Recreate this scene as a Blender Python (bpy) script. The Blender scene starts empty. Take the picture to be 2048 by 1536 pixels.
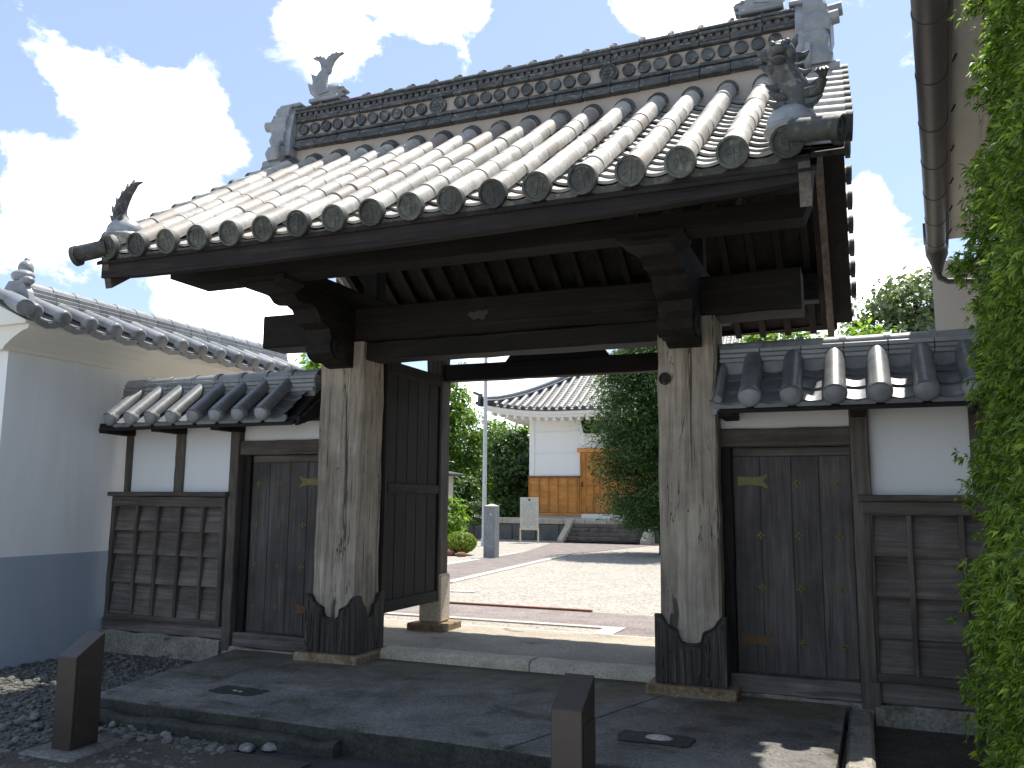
import bpy, bmesh, math, random
import numpy as np
from mathutils import Matrix, Vector, Euler

random.seed(7)
rng = np.random.default_rng(7)
R = math.radians
SC = bpy.context.scene
COL = SC.collection

# ------------------------------------------------------------------ camera
CAM_F = 1686.5          # focal length in pixels of the 2048 px wide photograph
PITCH, YAW, ROLL = 0.1371, 0.3898, 0.0076
cam_d = bpy.data.cameras.new("camera")
cam = bpy.data.objects.new("camera", cam_d)
COL.objects.link(cam)
fw = Vector((-math.sin(YAW) * math.cos(PITCH), math.cos(YAW) * math.cos(PITCH), math.sin(PITCH)))
rt = Vector((math.cos(YAW), math.sin(YAW), 0))
up = rt.cross(fw)
r2 = rt * math.cos(ROLL) + up * math.sin(ROLL)
u2 = -rt * math.sin(ROLL) + up * math.cos(ROLL)
m3 = Matrix((r2, u2, -fw)).transposed()
cam.matrix_world = Matrix.Translation((3.017, -7.17, 1.55)) @ m3.to_4x4()
cam_d.sensor_width = 36.0
cam_d.lens = 36.0 * CAM_F / 2048.0
cam_d.clip_start = 0.05
cam_d.clip_end = 2000
SC.camera = cam

# ------------------------------------------------------------------ light
SUN_VEC = Vector((0.13, 0.39, 1.0)).normalized()      # towards the sun
sun_el = math.asin(SUN_VEC.z)
sun_az = math.atan2(SUN_VEC.x, SUN_VEC.y)              # clockwise from +Y
sd = bpy.data.lights.new("sun", 'SUN')
sd.energy = 3.7
sd.angle = R(0.55)
sd.color = (1.0, 0.955, 0.88)
so = bpy.data.objects.new("sun", sd)
so.rotation_euler = SUN_VEC.to_track_quat('Z', 'Y').to_euler()
so.location = (20, 40, 60)
COL.objects.link(so)

SC.view_settings.view_transform = 'Standard'
SC.view_settings.look = 'None'
SC.view_settings.gamma = 1.0
SC.view_settings.exposure = 1.15
SC.view_settings.use_curve_mapping = False
SC.render.engine = 'CYCLES'
SC.cycles.max_bounces = 6
SC.cycles.diffuse_bounces = 4
SC.cycles.glossy_bounces = 3
SC.cycles.transmission_bounces = 4
SC.cycles.transparent_max_bounces = 6
SC.cycles.use_denoising = True
SC.cycles.sample_clamp_indirect = 6.0


def pixdir(x, y):
    d = fw + r2 * ((x - 1024) / CAM_F) - u2 * ((y - 768) / CAM_F)
    return d.normalized()


# ---- world: physical sky with cumulus, laid out by compass direction
W = bpy.data.worlds.new("World")
SC.world = W
W.use_nodes = True
wt = W.node_tree
wt.nodes.clear()


def N(t, typ, **kw):
    n = t.nodes.new(typ)
    for k, v in kw.items():
        setattr(n, k, v)
    return n


def L(t, a, b):
    t.links.new(a, b)


def mth(t, op, a, b=None, c=None, clamp=False):
    n = t.nodes.new('ShaderNodeMath')
    n.operation = op
    n.use_clamp = clamp
    for i, v in enumerate((a, b, c)):
        if v is None:
            continue
        if isinstance(v, (int, float)):
            n.inputs[i].default_value = v
        else:
            t.links.new(v, n.inputs[i])
    return n.outputs[0]


W.cycles.sampling_method = 'MANUAL'
W.cycles.sample_map_resolution = 512
wo = N(wt, 'ShaderNodeOutputWorld')
bg = N(wt, 'ShaderNodeBackground')
bg.inputs[1].default_value = 0.088
sky = N(wt, 'ShaderNodeTexSky', sky_type='NISHITA')
sky.sun_disc = False
sky.sun_elevation = sun_el
sky.sun_rotation = sun_az
sky.altitude = 50
sky.air_density = 1.0
sky.dust_density = 0.7
sky.ozone_density = 2.2
wc = N(wt, 'ShaderNodeTexCoord')
nrm = N(wt, 'ShaderNodeVectorMath', operation='NORMALIZE')
L(wt, wc.outputs['Generated'], nrm.inputs[0])
nz = N(wt, 'ShaderNodeTexNoise')
nz.inputs['Scale'].default_value = 6.5
nz.inputs['Detail'].default_value = 9
nz.inputs['Roughness'].default_value = 0.62
nz.inputs['Distortion'].default_value = 0.25
mpw = N(wt, 'ShaderNodeMapping')
mpw.inputs['Scale'].default_value = (1, 1, 1.5)
mpw.inputs['Location'].default_value = (3.1, 1.7, 0.4)
L(wt, nrm.outputs[0], mpw.inputs['Vector'])
L(wt, mpw.outputs[0], nz.inputs['Vector'])
dens = mth(wt, 'MULTIPLY', mth(wt, 'SUBTRACT', nz.outputs['Fac'], 0.5), 3.4)
dens = mth(wt, 'ADD', dens, -0.34)
# cumulus banks, each given by its compass bearing and elevation
BANKS = [(130, 150, 0.07, .75), (260, 190, .075, .75), (390, 200, .06, .6), (60, 320, 0.08, .75), (200, 340, 0.09, .8), (330, 300, 0.09, .8), (40, 190, .05, -.7), (250, 262, .04, -.6), (130, 255, .045, -.55), (500, 200, .06, -.5), (420, 250, .06, .7),
         (160, 450, 0.10, 1.0), (330, 430, 0.11, 1.1), (470, 300, .05, .6), (60, 420, .07, .6), (430, 590, 0.12, .85), (560, 620, .1, .8),
         (620, 40, 0.07, .9), (720, 80, 0.07, .8), (860, 20, 0.07, 1.0), (660, 130, .05, .6), (950, 10, .04, .5),
         (1290, 0, 0.07, 1.0), (1400, 10, .08, 1.0), (1500, -10, .08, .9), (1700, 20, .05, .7), (1735, 380, .045, .7), (1730, 440, .05, .8), (1800, 530, 0.08, 1.0), (1700, 640, .1, .8),
         (1000, 800, .14, 1.0), (1150, 790, .1, .8), (480, 700, .14, 1.0)]
for (px, py, rad, amp) in BANKS:
    d = pixdir(px, py)
    dt = N(wt, 'ShaderNodeVectorMath', operation='DISTANCE')
    L(wt, nrm.outputs[0], dt.inputs[0])
    dt.inputs[1].default_value = d
    q = N(wt, 'ShaderNodeMapRange', interpolation_type='SMOOTHSTEP')
    for nm_, vl_ in (('From Min', 0.0), ('From Max', rad), ('To Min', amp), ('To Max', 0.0)):
        q.inputs[nm_].default_value = vl_
    L(wt, dt.outputs['Value'], q.inputs['Value'])
    dens = mth(wt, 'ADD', dens, q.outputs[0])
mr = N(wt, 'ShaderNodeMapRange', interpolation_type='SMOOTHSTEP')
mr.inputs['From Min'].default_value = 0.02
mr.inputs['From Max'].default_value = 0.50
L(wt, dens, mr.inputs['Value'])
# billow shading inside the clouds
nz2 = N(wt, 'ShaderNodeTexNoise')
nz2.inputs['Scale'].default_value = 9.0
nz2.inputs['Detail'].default_value = 5
L(wt, mpw.outputs[0], nz2.inputs['Vector'])
ccol = N(wt, 'ShaderNodeMix', data_type='RGBA')
ccol.inputs[6].default_value = (9.4, 9.8, 10.4, 1)
ccol.inputs[7].default_value = (19.0, 19.0, 19.0, 1)
crm = N(wt, 'ShaderNodeMapRange')
crm.inputs['From Min'].default_value = 0.36
crm.inputs['From Max'].default_value = 0.56
L(wt, nz2.outputs['Fac'], crm.inputs['Value'])
L(wt, crm.outputs[0], ccol.inputs[0])
# the clear sky itself carries summer haze: a little white everywhere
hz = N(wt, 'ShaderNodeMix', data_type='RGBA')
hz.inputs[0].default_value = 0.26
hz.inputs[7].default_value = (5.2, 6.0, 7.2, 1)
L(wt, sky.outputs[0], hz.inputs[6])
mx = N(wt, 'ShaderNodeMix', data_type='RGBA')
L(wt, mr.outputs[0], mx.inputs[0])
L(wt, hz.outputs[2], mx.inputs[6])
L(wt, ccol.outputs[2], mx.inputs[7])
L(wt, mx.outputs[2], bg.inputs[0])
L(wt, bg.outputs[0], wo.inputs[0])


# ------------------------------------------------------------------ materials
def new_mat(name):
    m = bpy.data.materials.new(name)
    m.use_nodes = True
    t = m.node_tree
    t.nodes.clear()
    o = N(t, 'ShaderNodeOutputMaterial')
    p = N(t, 'ShaderNodeBsdfPrincipled')
    L(t, p.outputs[0], o.inputs[0])
    return m, t, p, o


def coords(t, stretch=(1, 1, 1), perobj=True):
    c = N(t, 'ShaderNodeTexCoord')
    mp = N(t, 'ShaderNodeMapping')
    mp.inputs['Scale'].default_value = stretch
    L(t, c.outputs['Object'], mp.inputs['Vector'])
    if not perobj:
        return mp.outputs[0], None
    oi = N(t, 'ShaderNodeObjectInfo')
    v = N(t, 'ShaderNodeVectorMath', operation='ADD')
    cx = N(t, 'ShaderNodeCombineXYZ')
    for i, k in enumerate((37.0, 91.0, 53.0)):
        L(t, mth(t, 'MULTIPLY', oi.outputs['Random'], k), cx.inputs[i])
    L(t, mp.outputs[0], v.inputs[0])
    L(t, cx.outputs[0], v.inputs[1])
    return v.outputs[0], oi.outputs['Random']


def noise(t, vec, scale, detail=5, rough=.55, dist=0.0):
    n = N(t, 'ShaderNodeTexNoise')
    n.inputs['Scale'].default_value = scale
    n.inputs['Detail'].default_value = detail
    n.inputs['Roughness'].default_value = rough
    n.inputs['Distortion'].default_value = dist
    L(t, vec, n.inputs['Vector'])
    return n.outputs['Fac']


def ramp(t, fac, stops):
    r = N(t, 'ShaderNodeValToRGB')
    while len(r.color_ramp.elements) < len(stops):
        r.color_ramp.elements.new(0.5)
    for e, (p, c) in zip(r.color_ramp.elements, stops):
        e.position = p
        e.color = (c[0], c[1], c[2], 1) if not isinstance(c, (int, float)) else (c, c, c, 1)
    L(t, fac, r.inputs[0])
    return r.outputs[0]


def mixc(t, fac, a, b, mode='MIX'):
    m = N(t, 'ShaderNodeMix', data_type='RGBA', blend_type=mode)
    for i, v in ((0, fac), (6, a), (7, b)):
        if isinstance(v, (int, float)):
            m.inputs[i].default_value = v
        elif isinstance(v, tuple):
            m.inputs[i].default_value = (v[0], v[1], v[2], 1)
        else:
            L(t, v, m.inputs[i])
    return m.outputs[2]


def bump(t, p, h, strength=.4, dist=.01):
    b = N(t, 'ShaderNodeBump')
    b.inputs['Strength'].default_value = strength
    b.inputs['Distance'].default_value = dist
    L(t, h, b.inputs['Height'])
    L(t, b.outputs[0], p.inputs['Normal'])


def vary(t, col, rnd, amt):
    """brightness differing from piece to piece"""
    k = mth(t, 'ADD', mth(t, 'MULTIPLY', rnd, amt), 1 - amt / 2)
    c = N(t, 'ShaderNodeCombineXYZ')
    for i in range(3):
        L(t, k, c.inputs[i])
    return mixc(t, 1.0, col, c.outputs[0], 'MULTIPLY')


def wood(name, axis, dark, mid, light, rough=.75, crack=.5, var=.35, split=0.0):
    m, t, p, o = new_mat(name)
    s = [1, 1, 1]
    s['xyz'.index(axis)] = 0.055
    vec, rnd = coords(t, tuple(s))
    g1 = noise(t, vec, 34, 6, .65, .6)
    g2 = noise(t, vec, 9, 4, .6, 1.2)
    fac = mth(t, 'ADD', mth(t, 'MULTIPLY', g1, .55), mth(t, 'MULTIPLY', g2, .45))
    col = ramp(t, fac, [(.32, dark), (.50, mid), (.66, light)])
    v2, _ = coords(t, (1, 1, 1))
    st = noise(t, v2, 1.7, 4, .6)
    col = mixc(t, ramp(t, st, [(.40, 0.0), (.68, .55)]), col, tuple(c * .45 for c in dark))
    s2 = [1, 1, 1]
    s2['xyz'.index(axis)] = 0.035
    v3, _ = coords(t, tuple(s2))
    ck = ramp(t, noise(t, v3, 13, 3, .55, .8), [(.640, 0.0), (.668, 1.0)])
    col = mixc(t, mth(t, 'MULTIPLY', ck, crack), col, tuple(c * .18 for c in dark))
    if split:
        s4 = [1, 1, 1]
        s4['xyz'.index(axis)] = 0.10
        v4, _ = coords(t, tuple(s4))
        iso = mth(t, 'ABSOLUTE', mth(t, 'SUBTRACT', noise(t, v4, 3.4, 5, .62, .5), .5))
        wid = mth(t, 'MULTIPLY', ramp(t, noise(t, v2, 1.3, 3, .5), [(.40, 0.0), (.62, 1.0)]), .009)
        sp_ = mth(t, 'LESS_THAN', iso, wid)
        col = mixc(t, mth(t, 'MULTIPLY', sp_, split), col, tuple(c * .10 for c in dark))
        ck = mth(t, 'MAXIMUM', ck, sp_)
    col = vary(t, col, rnd, var)
    L(t, col, p.inputs['Base Color'])
    p.inputs['Roughness'].default_value = rough
    p.inputs['Specular IOR Level'].default_value = .3
    h = mth(t, 'SUBTRACT', mth(t, 'MULTIPLY', fac, .6), mth(t, 'MULTIPLY', ck, crack))
    bump(t, p, h, .65, .012)
    return m


def stone(name, c1, c2, scale=3, rough=.85, speck=.25, bs=40, bstr=.4, var=.15, stain=None, bdist=.006):
    m, t, p, o = new_mat(name)
    vec, rnd = coords(t)
    a = noise(t, vec, scale, 6, .62, .3)
    col = mixc(t, ramp(t, a, [(.34, 0.0), (.68, 1.0)]), c1, c2)
    b = noise(t, vec, bs, 3, .7)
    col = mixc(t, speck, col, ramp(t, b, [(.35, 0.12), (.65, .9)]), 'OVERLAY')
    if stain:
        sc, sthr, sw = stain
        s_ = noise(t, vec, sw, 5, .65, .5)
        col = mixc(t, ramp(t, s_, [(sthr, 0.0), (sthr + .14, 1.0)]), col, sc)
    if var:
        col = vary(t, col, rnd, var)
    L(t, col, p.inputs['Base Color'])
    p.inputs['Roughness'].default_value = rough
    p.inputs['Specular IOR Level'].default_value = .3
    bump(t, p, b, bstr, bdist)
    return m


def tile_mat(name, c1, c2, lichen, rough, lich_amt=.5, var=.35, spec=.5, brown=0.0):
    m, t, p, o = new_mat(name)
    vec, rnd = coords(t)
    a = noise(t, vec, 7, 6, .65, .4)
    col = mixc(t, ramp(t, a, [(.35, 0.0), (.66, 1.0)]), c1, c2)
    l1 = noise(t, vec, 16, 6, .7, .3)
    lm = ramp(t, l1, [(.54, 0.0), (.63, 1.0)])
    col = mixc(t, mth(t, 'MULTIPLY', lm, lich_amt), col, lichen)
    l2 = noise(t, vec, 5, 4, .6)
    col = mixc(t, mth(t, 'MULTIPLY', ramp(t, l2, [(.58, 0.0), (.72, 1.0)]), lich_amt * .7), col, (lichen[0] * .62, lichen[1] * .5, lichen[2] * .4))
    d = noise(t, vec, 45, 3, .7)
    col = mixc(t, ramp(t, d, [(.62, 0.0), (.70, .7 * lich_amt)]), col, (.035, .035, .03))
    if brown:
        r9 = mth(t, 'FRACT', mth(t, 'MULTIPLY', rnd, 17.3))
        col = mixc(t, mth(t, 'MULTIPLY', ramp(t, r9, [(.62, 0.0), (.95, 1.0)]), brown), col, (.30, .245, .20))
    col = vary(t, col, rnd, var)
    L(t, col, p.inputs['Base Color'])
    rr = mth(t, 'ADD', rough - .08, mth(t, 'MULTIPLY', l1, .2))
    L(t, rr, p.inputs['Roughness'])
    p.inputs['Specular IOR Level'].default_value = spec
    bump(t, p, mth(t, 'ADD', l1, mth(t, 'MULTIPLY', d, .4)), .3, .004)
    return m


def plaster(name, c, grime=.12, gcol=(.36, .34, .30)):
    m, t, p, o = new_mat(name)
    vec, rnd = coords(t, (1, 1, .16))
    a = noise(t, vec, 3.2, 7, .66, .3)
    col = mixc(t, mth(t, 'MULTIPLY', ramp(t, a, [(.45, 0.0), (.75, 1.0)]), grime), c, gcol)
    L(t, col, p.inputs['Base Color'])
    p.inputs['Roughness'].default_value = .9
    p.inputs['Specular IOR Level'].default_value = .2
    v2, _ = coords(t)
    bump(t, p, noise(t, v2, 60, 3, .6), .12, .003)
    return m


def plain(name, c, rough=.5, metal=0.0, spec=.5, nb=0.0, var=0.0):
    m, t, p, o = new_mat(name)
    vec, rnd = coords(t)
    a = noise(t, vec, 9, 5, .6)
    col = mixc(t, ramp(t, a, [(.3, 0.0), (.7, 1.0)]), tuple(x * .82 for x in c), tuple(min(1, x * 1.12) for x in c))
    if var:
        col = vary(t, col, rnd, var)
    L(t, col, p.inputs['Base Color'])
    p.inputs['Roughness'].default_value = rough
    p.inputs['Metallic'].default_value = metal
    p.inputs['Specular IOR Level'].default_value = spec
    bump(t, p, noise(t, vec, 70, 3, .6), .15 + nb, .003)
    return m


def leafmat(name, c1, c2, tip=None, trans=.35, rough=.5):
    m, t, p, o = new_mat(name)
    g = N(t, 'ShaderNodeNewGeometry')
    stops = [(0.0, c1), (.75, c2)]
    if tip:
        stops = [(0.0, c1), (.6, c2), (1.0, tip)]
    col = ramp(t, g.outputs['Random Per Island'], stops)
    L(t, col, p.inputs['Base Color'])
    p.inputs['Roughness'].default_value = rough
    p.inputs['Specular IOR Level'].default_value = .35
    tr = N(t, 'ShaderNodeBsdfTranslucent')
    tc = mixc(t, 1.0, col, (1.5, 1.7, .7), 'MULTIPLY')
    L(t, tc, tr.inputs[0])
    ms = N(t, 'ShaderNodeMixShader')
    ms.inputs[0].default_value = trans
    L(t, p.outputs[0], ms.inputs[1])
    L(t, tr.outputs[0], ms.inputs[2])
    L(t, ms.outputs[0], o.inputs[0])
    return m


def gravel_mat(name, cols, scale, rough=.9, bstr=.8, bdist=.02, patch=None):
    m, t, p, o = new_mat(name)
    vec, _ = coords(t, perobj=False)
    v = N(t, 'ShaderNodeTexVoronoi')
    v.inputs['Scale'].default_value = scale
    L(t, vec, v.inputs['Vector'])
    sep = N(t, 'ShaderNodeSeparateColor')
    L(t, v.outputs['Color'], sep.inputs[0])
    col = ramp(t, sep.outputs[0], [(i / (len(cols) - 1), c) for i, c in enumerate(cols)])
    big = noise(t, vec, 1.1, 5, .6)
    col = mixc(t, mth(t, 'MULTIPLY', ramp(t, big, [(.35, 0.0), (.7, 1.0)]), .3), col, tuple(x * .6 for x in cols[1]))
    if patch:
        pc, thr, sc = patch
        q = noise(t, vec, sc, 5, .65, .4)
        col = mixc(t, ramp(t, q, [(thr, 0.0), (thr + .12, .9)]), col, pc)
    ed = ramp(t, v.outputs['Distance'], [(.0, 1.0), (.75, 0.0)])
    col = mixc(t, mth(t, 'MULTIPLY', ramp(t, v.outputs['Distance'], [(.45, 0.0), (.8, 1.0)]), .5), col, tuple(x * .45 for x in cols[1]))
    L(t, col, p.inputs['Base Color'])
    p.inputs['Roughness'].default_value = rough
    p.inputs['Specular IOR Level'].default_value = .2
    bump(t, p, ed, bstr, bdist)
    return m


D1, D2, D3 = (.060, .047, .038), (.112, .093, .077), (.185, .160, .136)
P1, P2, P3 = (.17, .137, .103), (.375, .318, .25), (.53, .465, .38)
MT = {}
for ax in 'xyz':
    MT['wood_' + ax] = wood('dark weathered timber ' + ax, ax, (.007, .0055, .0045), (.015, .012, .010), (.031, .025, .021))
    MT['grey_' + ax] = wood('grey weathered timber ' + ax, ax, D1, D2, D3)
    MT['panel_' + ax] = wood('weathered panel board ' + ax, ax, (.085, .068, .056), (.165, .140, .122), (.265, .237, .215), crack=.35, var=.5)
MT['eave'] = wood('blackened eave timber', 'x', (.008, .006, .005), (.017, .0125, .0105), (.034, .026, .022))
MT['post'] = wood('silvered post timber', 'z', P1, P2, P3, crack=.8, var=.12, split=.75)
MT['shoe'] = wood('black weathered post shoe', 'z', (.026, .021, .017), (.062, .052, .044), (.15, .134, .116), crack=.9, var=.1, split=.8)
MT['door'] = wood('grey door board', 'z', (.058, .048, .042), (.105, .092, .083), (.165, .150, .138), crack=.4, var=.45)
MT['orange_x'] = wood('orange stained board', 'x', (.50, .21, .05), (.64, .285, .072), (.72, .345, .10), crack=.1, var=.14)
MT['orange_z'] = wood('orange stained batten', 'z', (.46, .195, .045), (.58, .255, .065), (.66, .31, .09), crack=.1, var=.14)
MT['tile'] = tile_mat('weathered pale roof tile', (.31, .29, .255), (.47, .45, .405), (.55, .525, .44), .58, .9, .55, .35, .85)
MT['pan'] = tile_mat('weathered pan tile', (.29, .285, .265), (.44, .43, .405), (.50, .485, .42), .55, .7, .5, .4, .5)
MT['disc'] = tile_mat('dark mossy tile end', (.045, .048, .043), (.10, .102, .092), (.19, .185, .15), .6, .6, .9, .3)
MT['ridge'] = tile_mat('dark ridge tile', (.048, .052, .053), (.105, .11, .11), (.22, .22, .20), .52, .7, .5, .35)
MT['silver'] = tile_mat('smoked silver tile', (.185, .195, .205), (.28, .29, .298), (.33, .33, .32), .38, .35, .35, .6)
MT['darktile'] = tile_mat('smoked dark tile', (.115, .121, .128), (.185, .19, .196), (.25, .25, .24), .38, .3, .35, .6)
MT['hall_tile'] = tile_mat('hall roof tile', (.24, .235, .22), (.36, .35, .33), (.42, .40, .36), .5, .4, .35)
MT['white'] = plaster('white plaster', (.80, .80, .79), .08)
MT['oldwhite'] = plaster('aged outbuilding plaster', (.82, .82, .81), .34, (.55, .55, .545))
MT['hallwhite'] = plaster('hall white plaster', (.87, .86, .83), .05)
MT['mortar'] = plaster('pinkish ridge mortar', (.50, .43, .38), .6)
MT['mould'] = plaster('cream moulded plaster', (.80, .775, .70), .08)
MT['bluegrey'] = plaster('blue grey plaster skirting', (.36, .41, .475), .55, (.46, .49, .52))
MT['cream'] = plaster('cream building wall', (.58, .56, .51), .2)
MT['granite'] = stone('granite', (.47, .405, .31), (.62, .545, .43), 4, speck=.3)
MT['foundation'] = stone('mossy foundation stone', (.20, .185, .15), (.30, .275, .23), 5, speck=.4, stain=((.075, .075, .05), .56, 3), bstr=.8)
MT['rustone'] = stone('rust stained base stone', (.22, .155, .09), (.31, .24, .165), 6, speck=.35, stain=((.15, .085, .04), .52, 8))
MT['concrete'] = stone('old apron concrete', (.095, .090, .082), (.22, .208, .192), 1.5, speck=.45, bs=42, bstr=1.0, bdist=.012, stain=((.066, .058, .042), .51, 2.3))
MT['moss'] = stone('brown moss', (.105, .088, .055), (.19, .16, .10), 3, speck=.4)
_m = MT['concrete']
_t = _m.node_tree
_p = [n for n in _t.nodes if n.type == 'BSDF_PRINCIPLED'][0]
_old = _p.inputs['Base Color'].links[0].from_socket
_v, _ = coords(_t, perobj=False)
_sep = N(_t, 'ShaderNodeSeparateXYZ')
L(_t, _v, _sep.inputs[0])
_near = mth(_t, 'ADD', mth(_t, 'MULTIPLY', _sep.outputs[1], .22), .34)
_k = mth(_t, 'ADD', noise(_t, _v, 2.6, 6, .68, .6), _near)
_col = mixc(_t, mth(_t, 'MULTIPLY', ramp(_t, _k, [(.62, 0.0), (.86, 1.0)]), .85), _old, (.125, .102, .062))
_k2 = noise(_t, _v, 5.5, 6, .7, .8)
_col = mixc(_t, mth(_t, 'MULTIPLY', ramp(_t, _k2, [(.56, 0.0), (.70, 1.0)]), .6), _col, (.040, .039, .034))
_k3 = noise(_t, _v, 1.9, 5, .6, .4)
_col = mixc(_t, mth(_t, 'MULTIPLY', ramp(_t, _k3, [(.55, 0.0), (.72, 1.0)]), .5), _col, (.27, .262, .25))
L(_t, _col, _p.inputs['Base Color'])
MT['mossface'] = stone('mossy slab face', (.030, .031, .026), (.062, .062, .05), 5, speck=.4, bs=40, bstr=1.0, bdist=.012)
MT['floor'] = stone('gate floor concrete', (.31, .27, .21), (.42, .37, .30), 1.6, speck=.4, bs=60, stain=((.13, .125, .095), .58, 2.5))
MT['asphalt'] = stone('asphalt', (.035, .036, .038), (.06, .06, .062), 2, speck=.5, bs=120, bstr=.8)
MT['lot'] = stone('pale concrete lot', (.30, .29, .27), (.42, .41, .38), .7, speck=.4, bs=60, stain=((.22, .21, .19), .56, 1.5))
MT['darkstone'] = stone('dark plinth stone', (.10, .105, .105), (.17, .172, .165), 3, speck=.4)
MT['greystone'] = stone('grey pillar stone', (.17, .185, .20), (.23, .245, .255), 5, speck=.35)
MT['stair'] = stone('dark stair stone', (.12, .095, .085), (.20, .165, .15), 4, speck=.3, stain=((.065, .055, .05), .52, 3))
MT['paving'] = stone('plum brown paving', (.175, .145, .135), (.25, .215, .20), 3, speck=.45, bs=30)
MT['borderstone'] = stone('pale border stone', (.40, .375, .34), (.50, .475, .43), 4, speck=.3)
MT['soil'] = stone('damp soil', (.055, .047, .036), (.10, .085, .065), 4, speck=.5, bs=50, bstr=1.0, bdist=.02)
MT['gravel'] = gravel_mat('courtyard gravel', [(.21, .19, .165), (.41, .375, .32), (.48, .445, .385), (.36, .335, .295), (.54, .505, .44)], 26)
MT['gravel2'] = gravel_mat('front gravel bed', [(.07, .07, .065), (.14, .135, .12), (.22, .21, .19), (.10, .10, .09)], 42, patch=((.06, .055, .035), .52, 2.2))
MT['pebble'] = stone('river pebble', (.10, .098, .09), (.24, .232, .215), 6, speck=.3, var=.9)
MT['bronze'] = plain('brown painted steel', (.042, .031, .025), .42, .0, .5, 0, .0)
MT['gutter'] = plain('brown gutter', (.058, .052, .050), .45)
MT['brass'] = plain('tarnished brass', (.135, .118, .036), .5, .35, .5)
MT['rust'] = plain('rusty hinge', (.13, .07, .03), .7, .1, .4)
MT['steelpole'] = plain('pale painted pole', (.56, .58, .60), .4)
MT['signface'] = plain('aluminium notice board', (.50, .50, .45), .45, .1)
MT['signframe'] = plain('notice board frame', (.62, .55, .40), .5)
MT['ink'] = plain('printed ink', (.10, .11, .12), .6)
MT['inkpale'] = plain('faded print', (.34, .345, .32), .6)
MT['black'] = plain('black fixture', (.03, .03, .032), .4)
MT['whitecap'] = plain('white lamp head', (.70, .70, .68), .4)
MT['paper'] = plain('torn pale paper', (.055, .052, .050), .9)
MT['redsoil'] = stone('reddish kerb', (.17, .075, .05), (.24, .12, .085), 6)  # dark tone also carries the path border's shadow
MT['bark'] = wood('bark', 'z', (.045, .035, .027), (.085, .068, .052), (.14, .115, .09), crack=.8)
MT['leaf_hedge'] = leafmat('hedge spray', (.035, .068, .016), (.145, .23, .036), (.31, .40, .078), .42)
MT['leaf_core'] = plain('hedge shaded twig core', (.022, .026, .012), .9)  # shade inside the foliage put into a dark colour
MT['leaf_conifer'] = leafmat('dark conifer spray', (.028, .062, .024), (.068, .125, .040), (.12, .19, .058), .35)
MT['leaf_bright'] = leafmat('bright leaf', (.075, .14, .022), (.155, .245, .045), (.24, .34, .08), .45)
MT['leaf_mid'] = leafmat('glossy leaf', (.025, .055, .016), (.06, .11, .028), (.12, .18, .05), .3, .38)
MT['leaf_pale'] = leafmat('pale leaf', (.10, .135, .065), (.165, .205, .11), (.24, .28, .17), .35)
MT['leaf_bush'] = leafmat('clipped bush leaf', (.10, .16, .015), (.21, .28, .03), (.29, .35, .06), .35)


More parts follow.
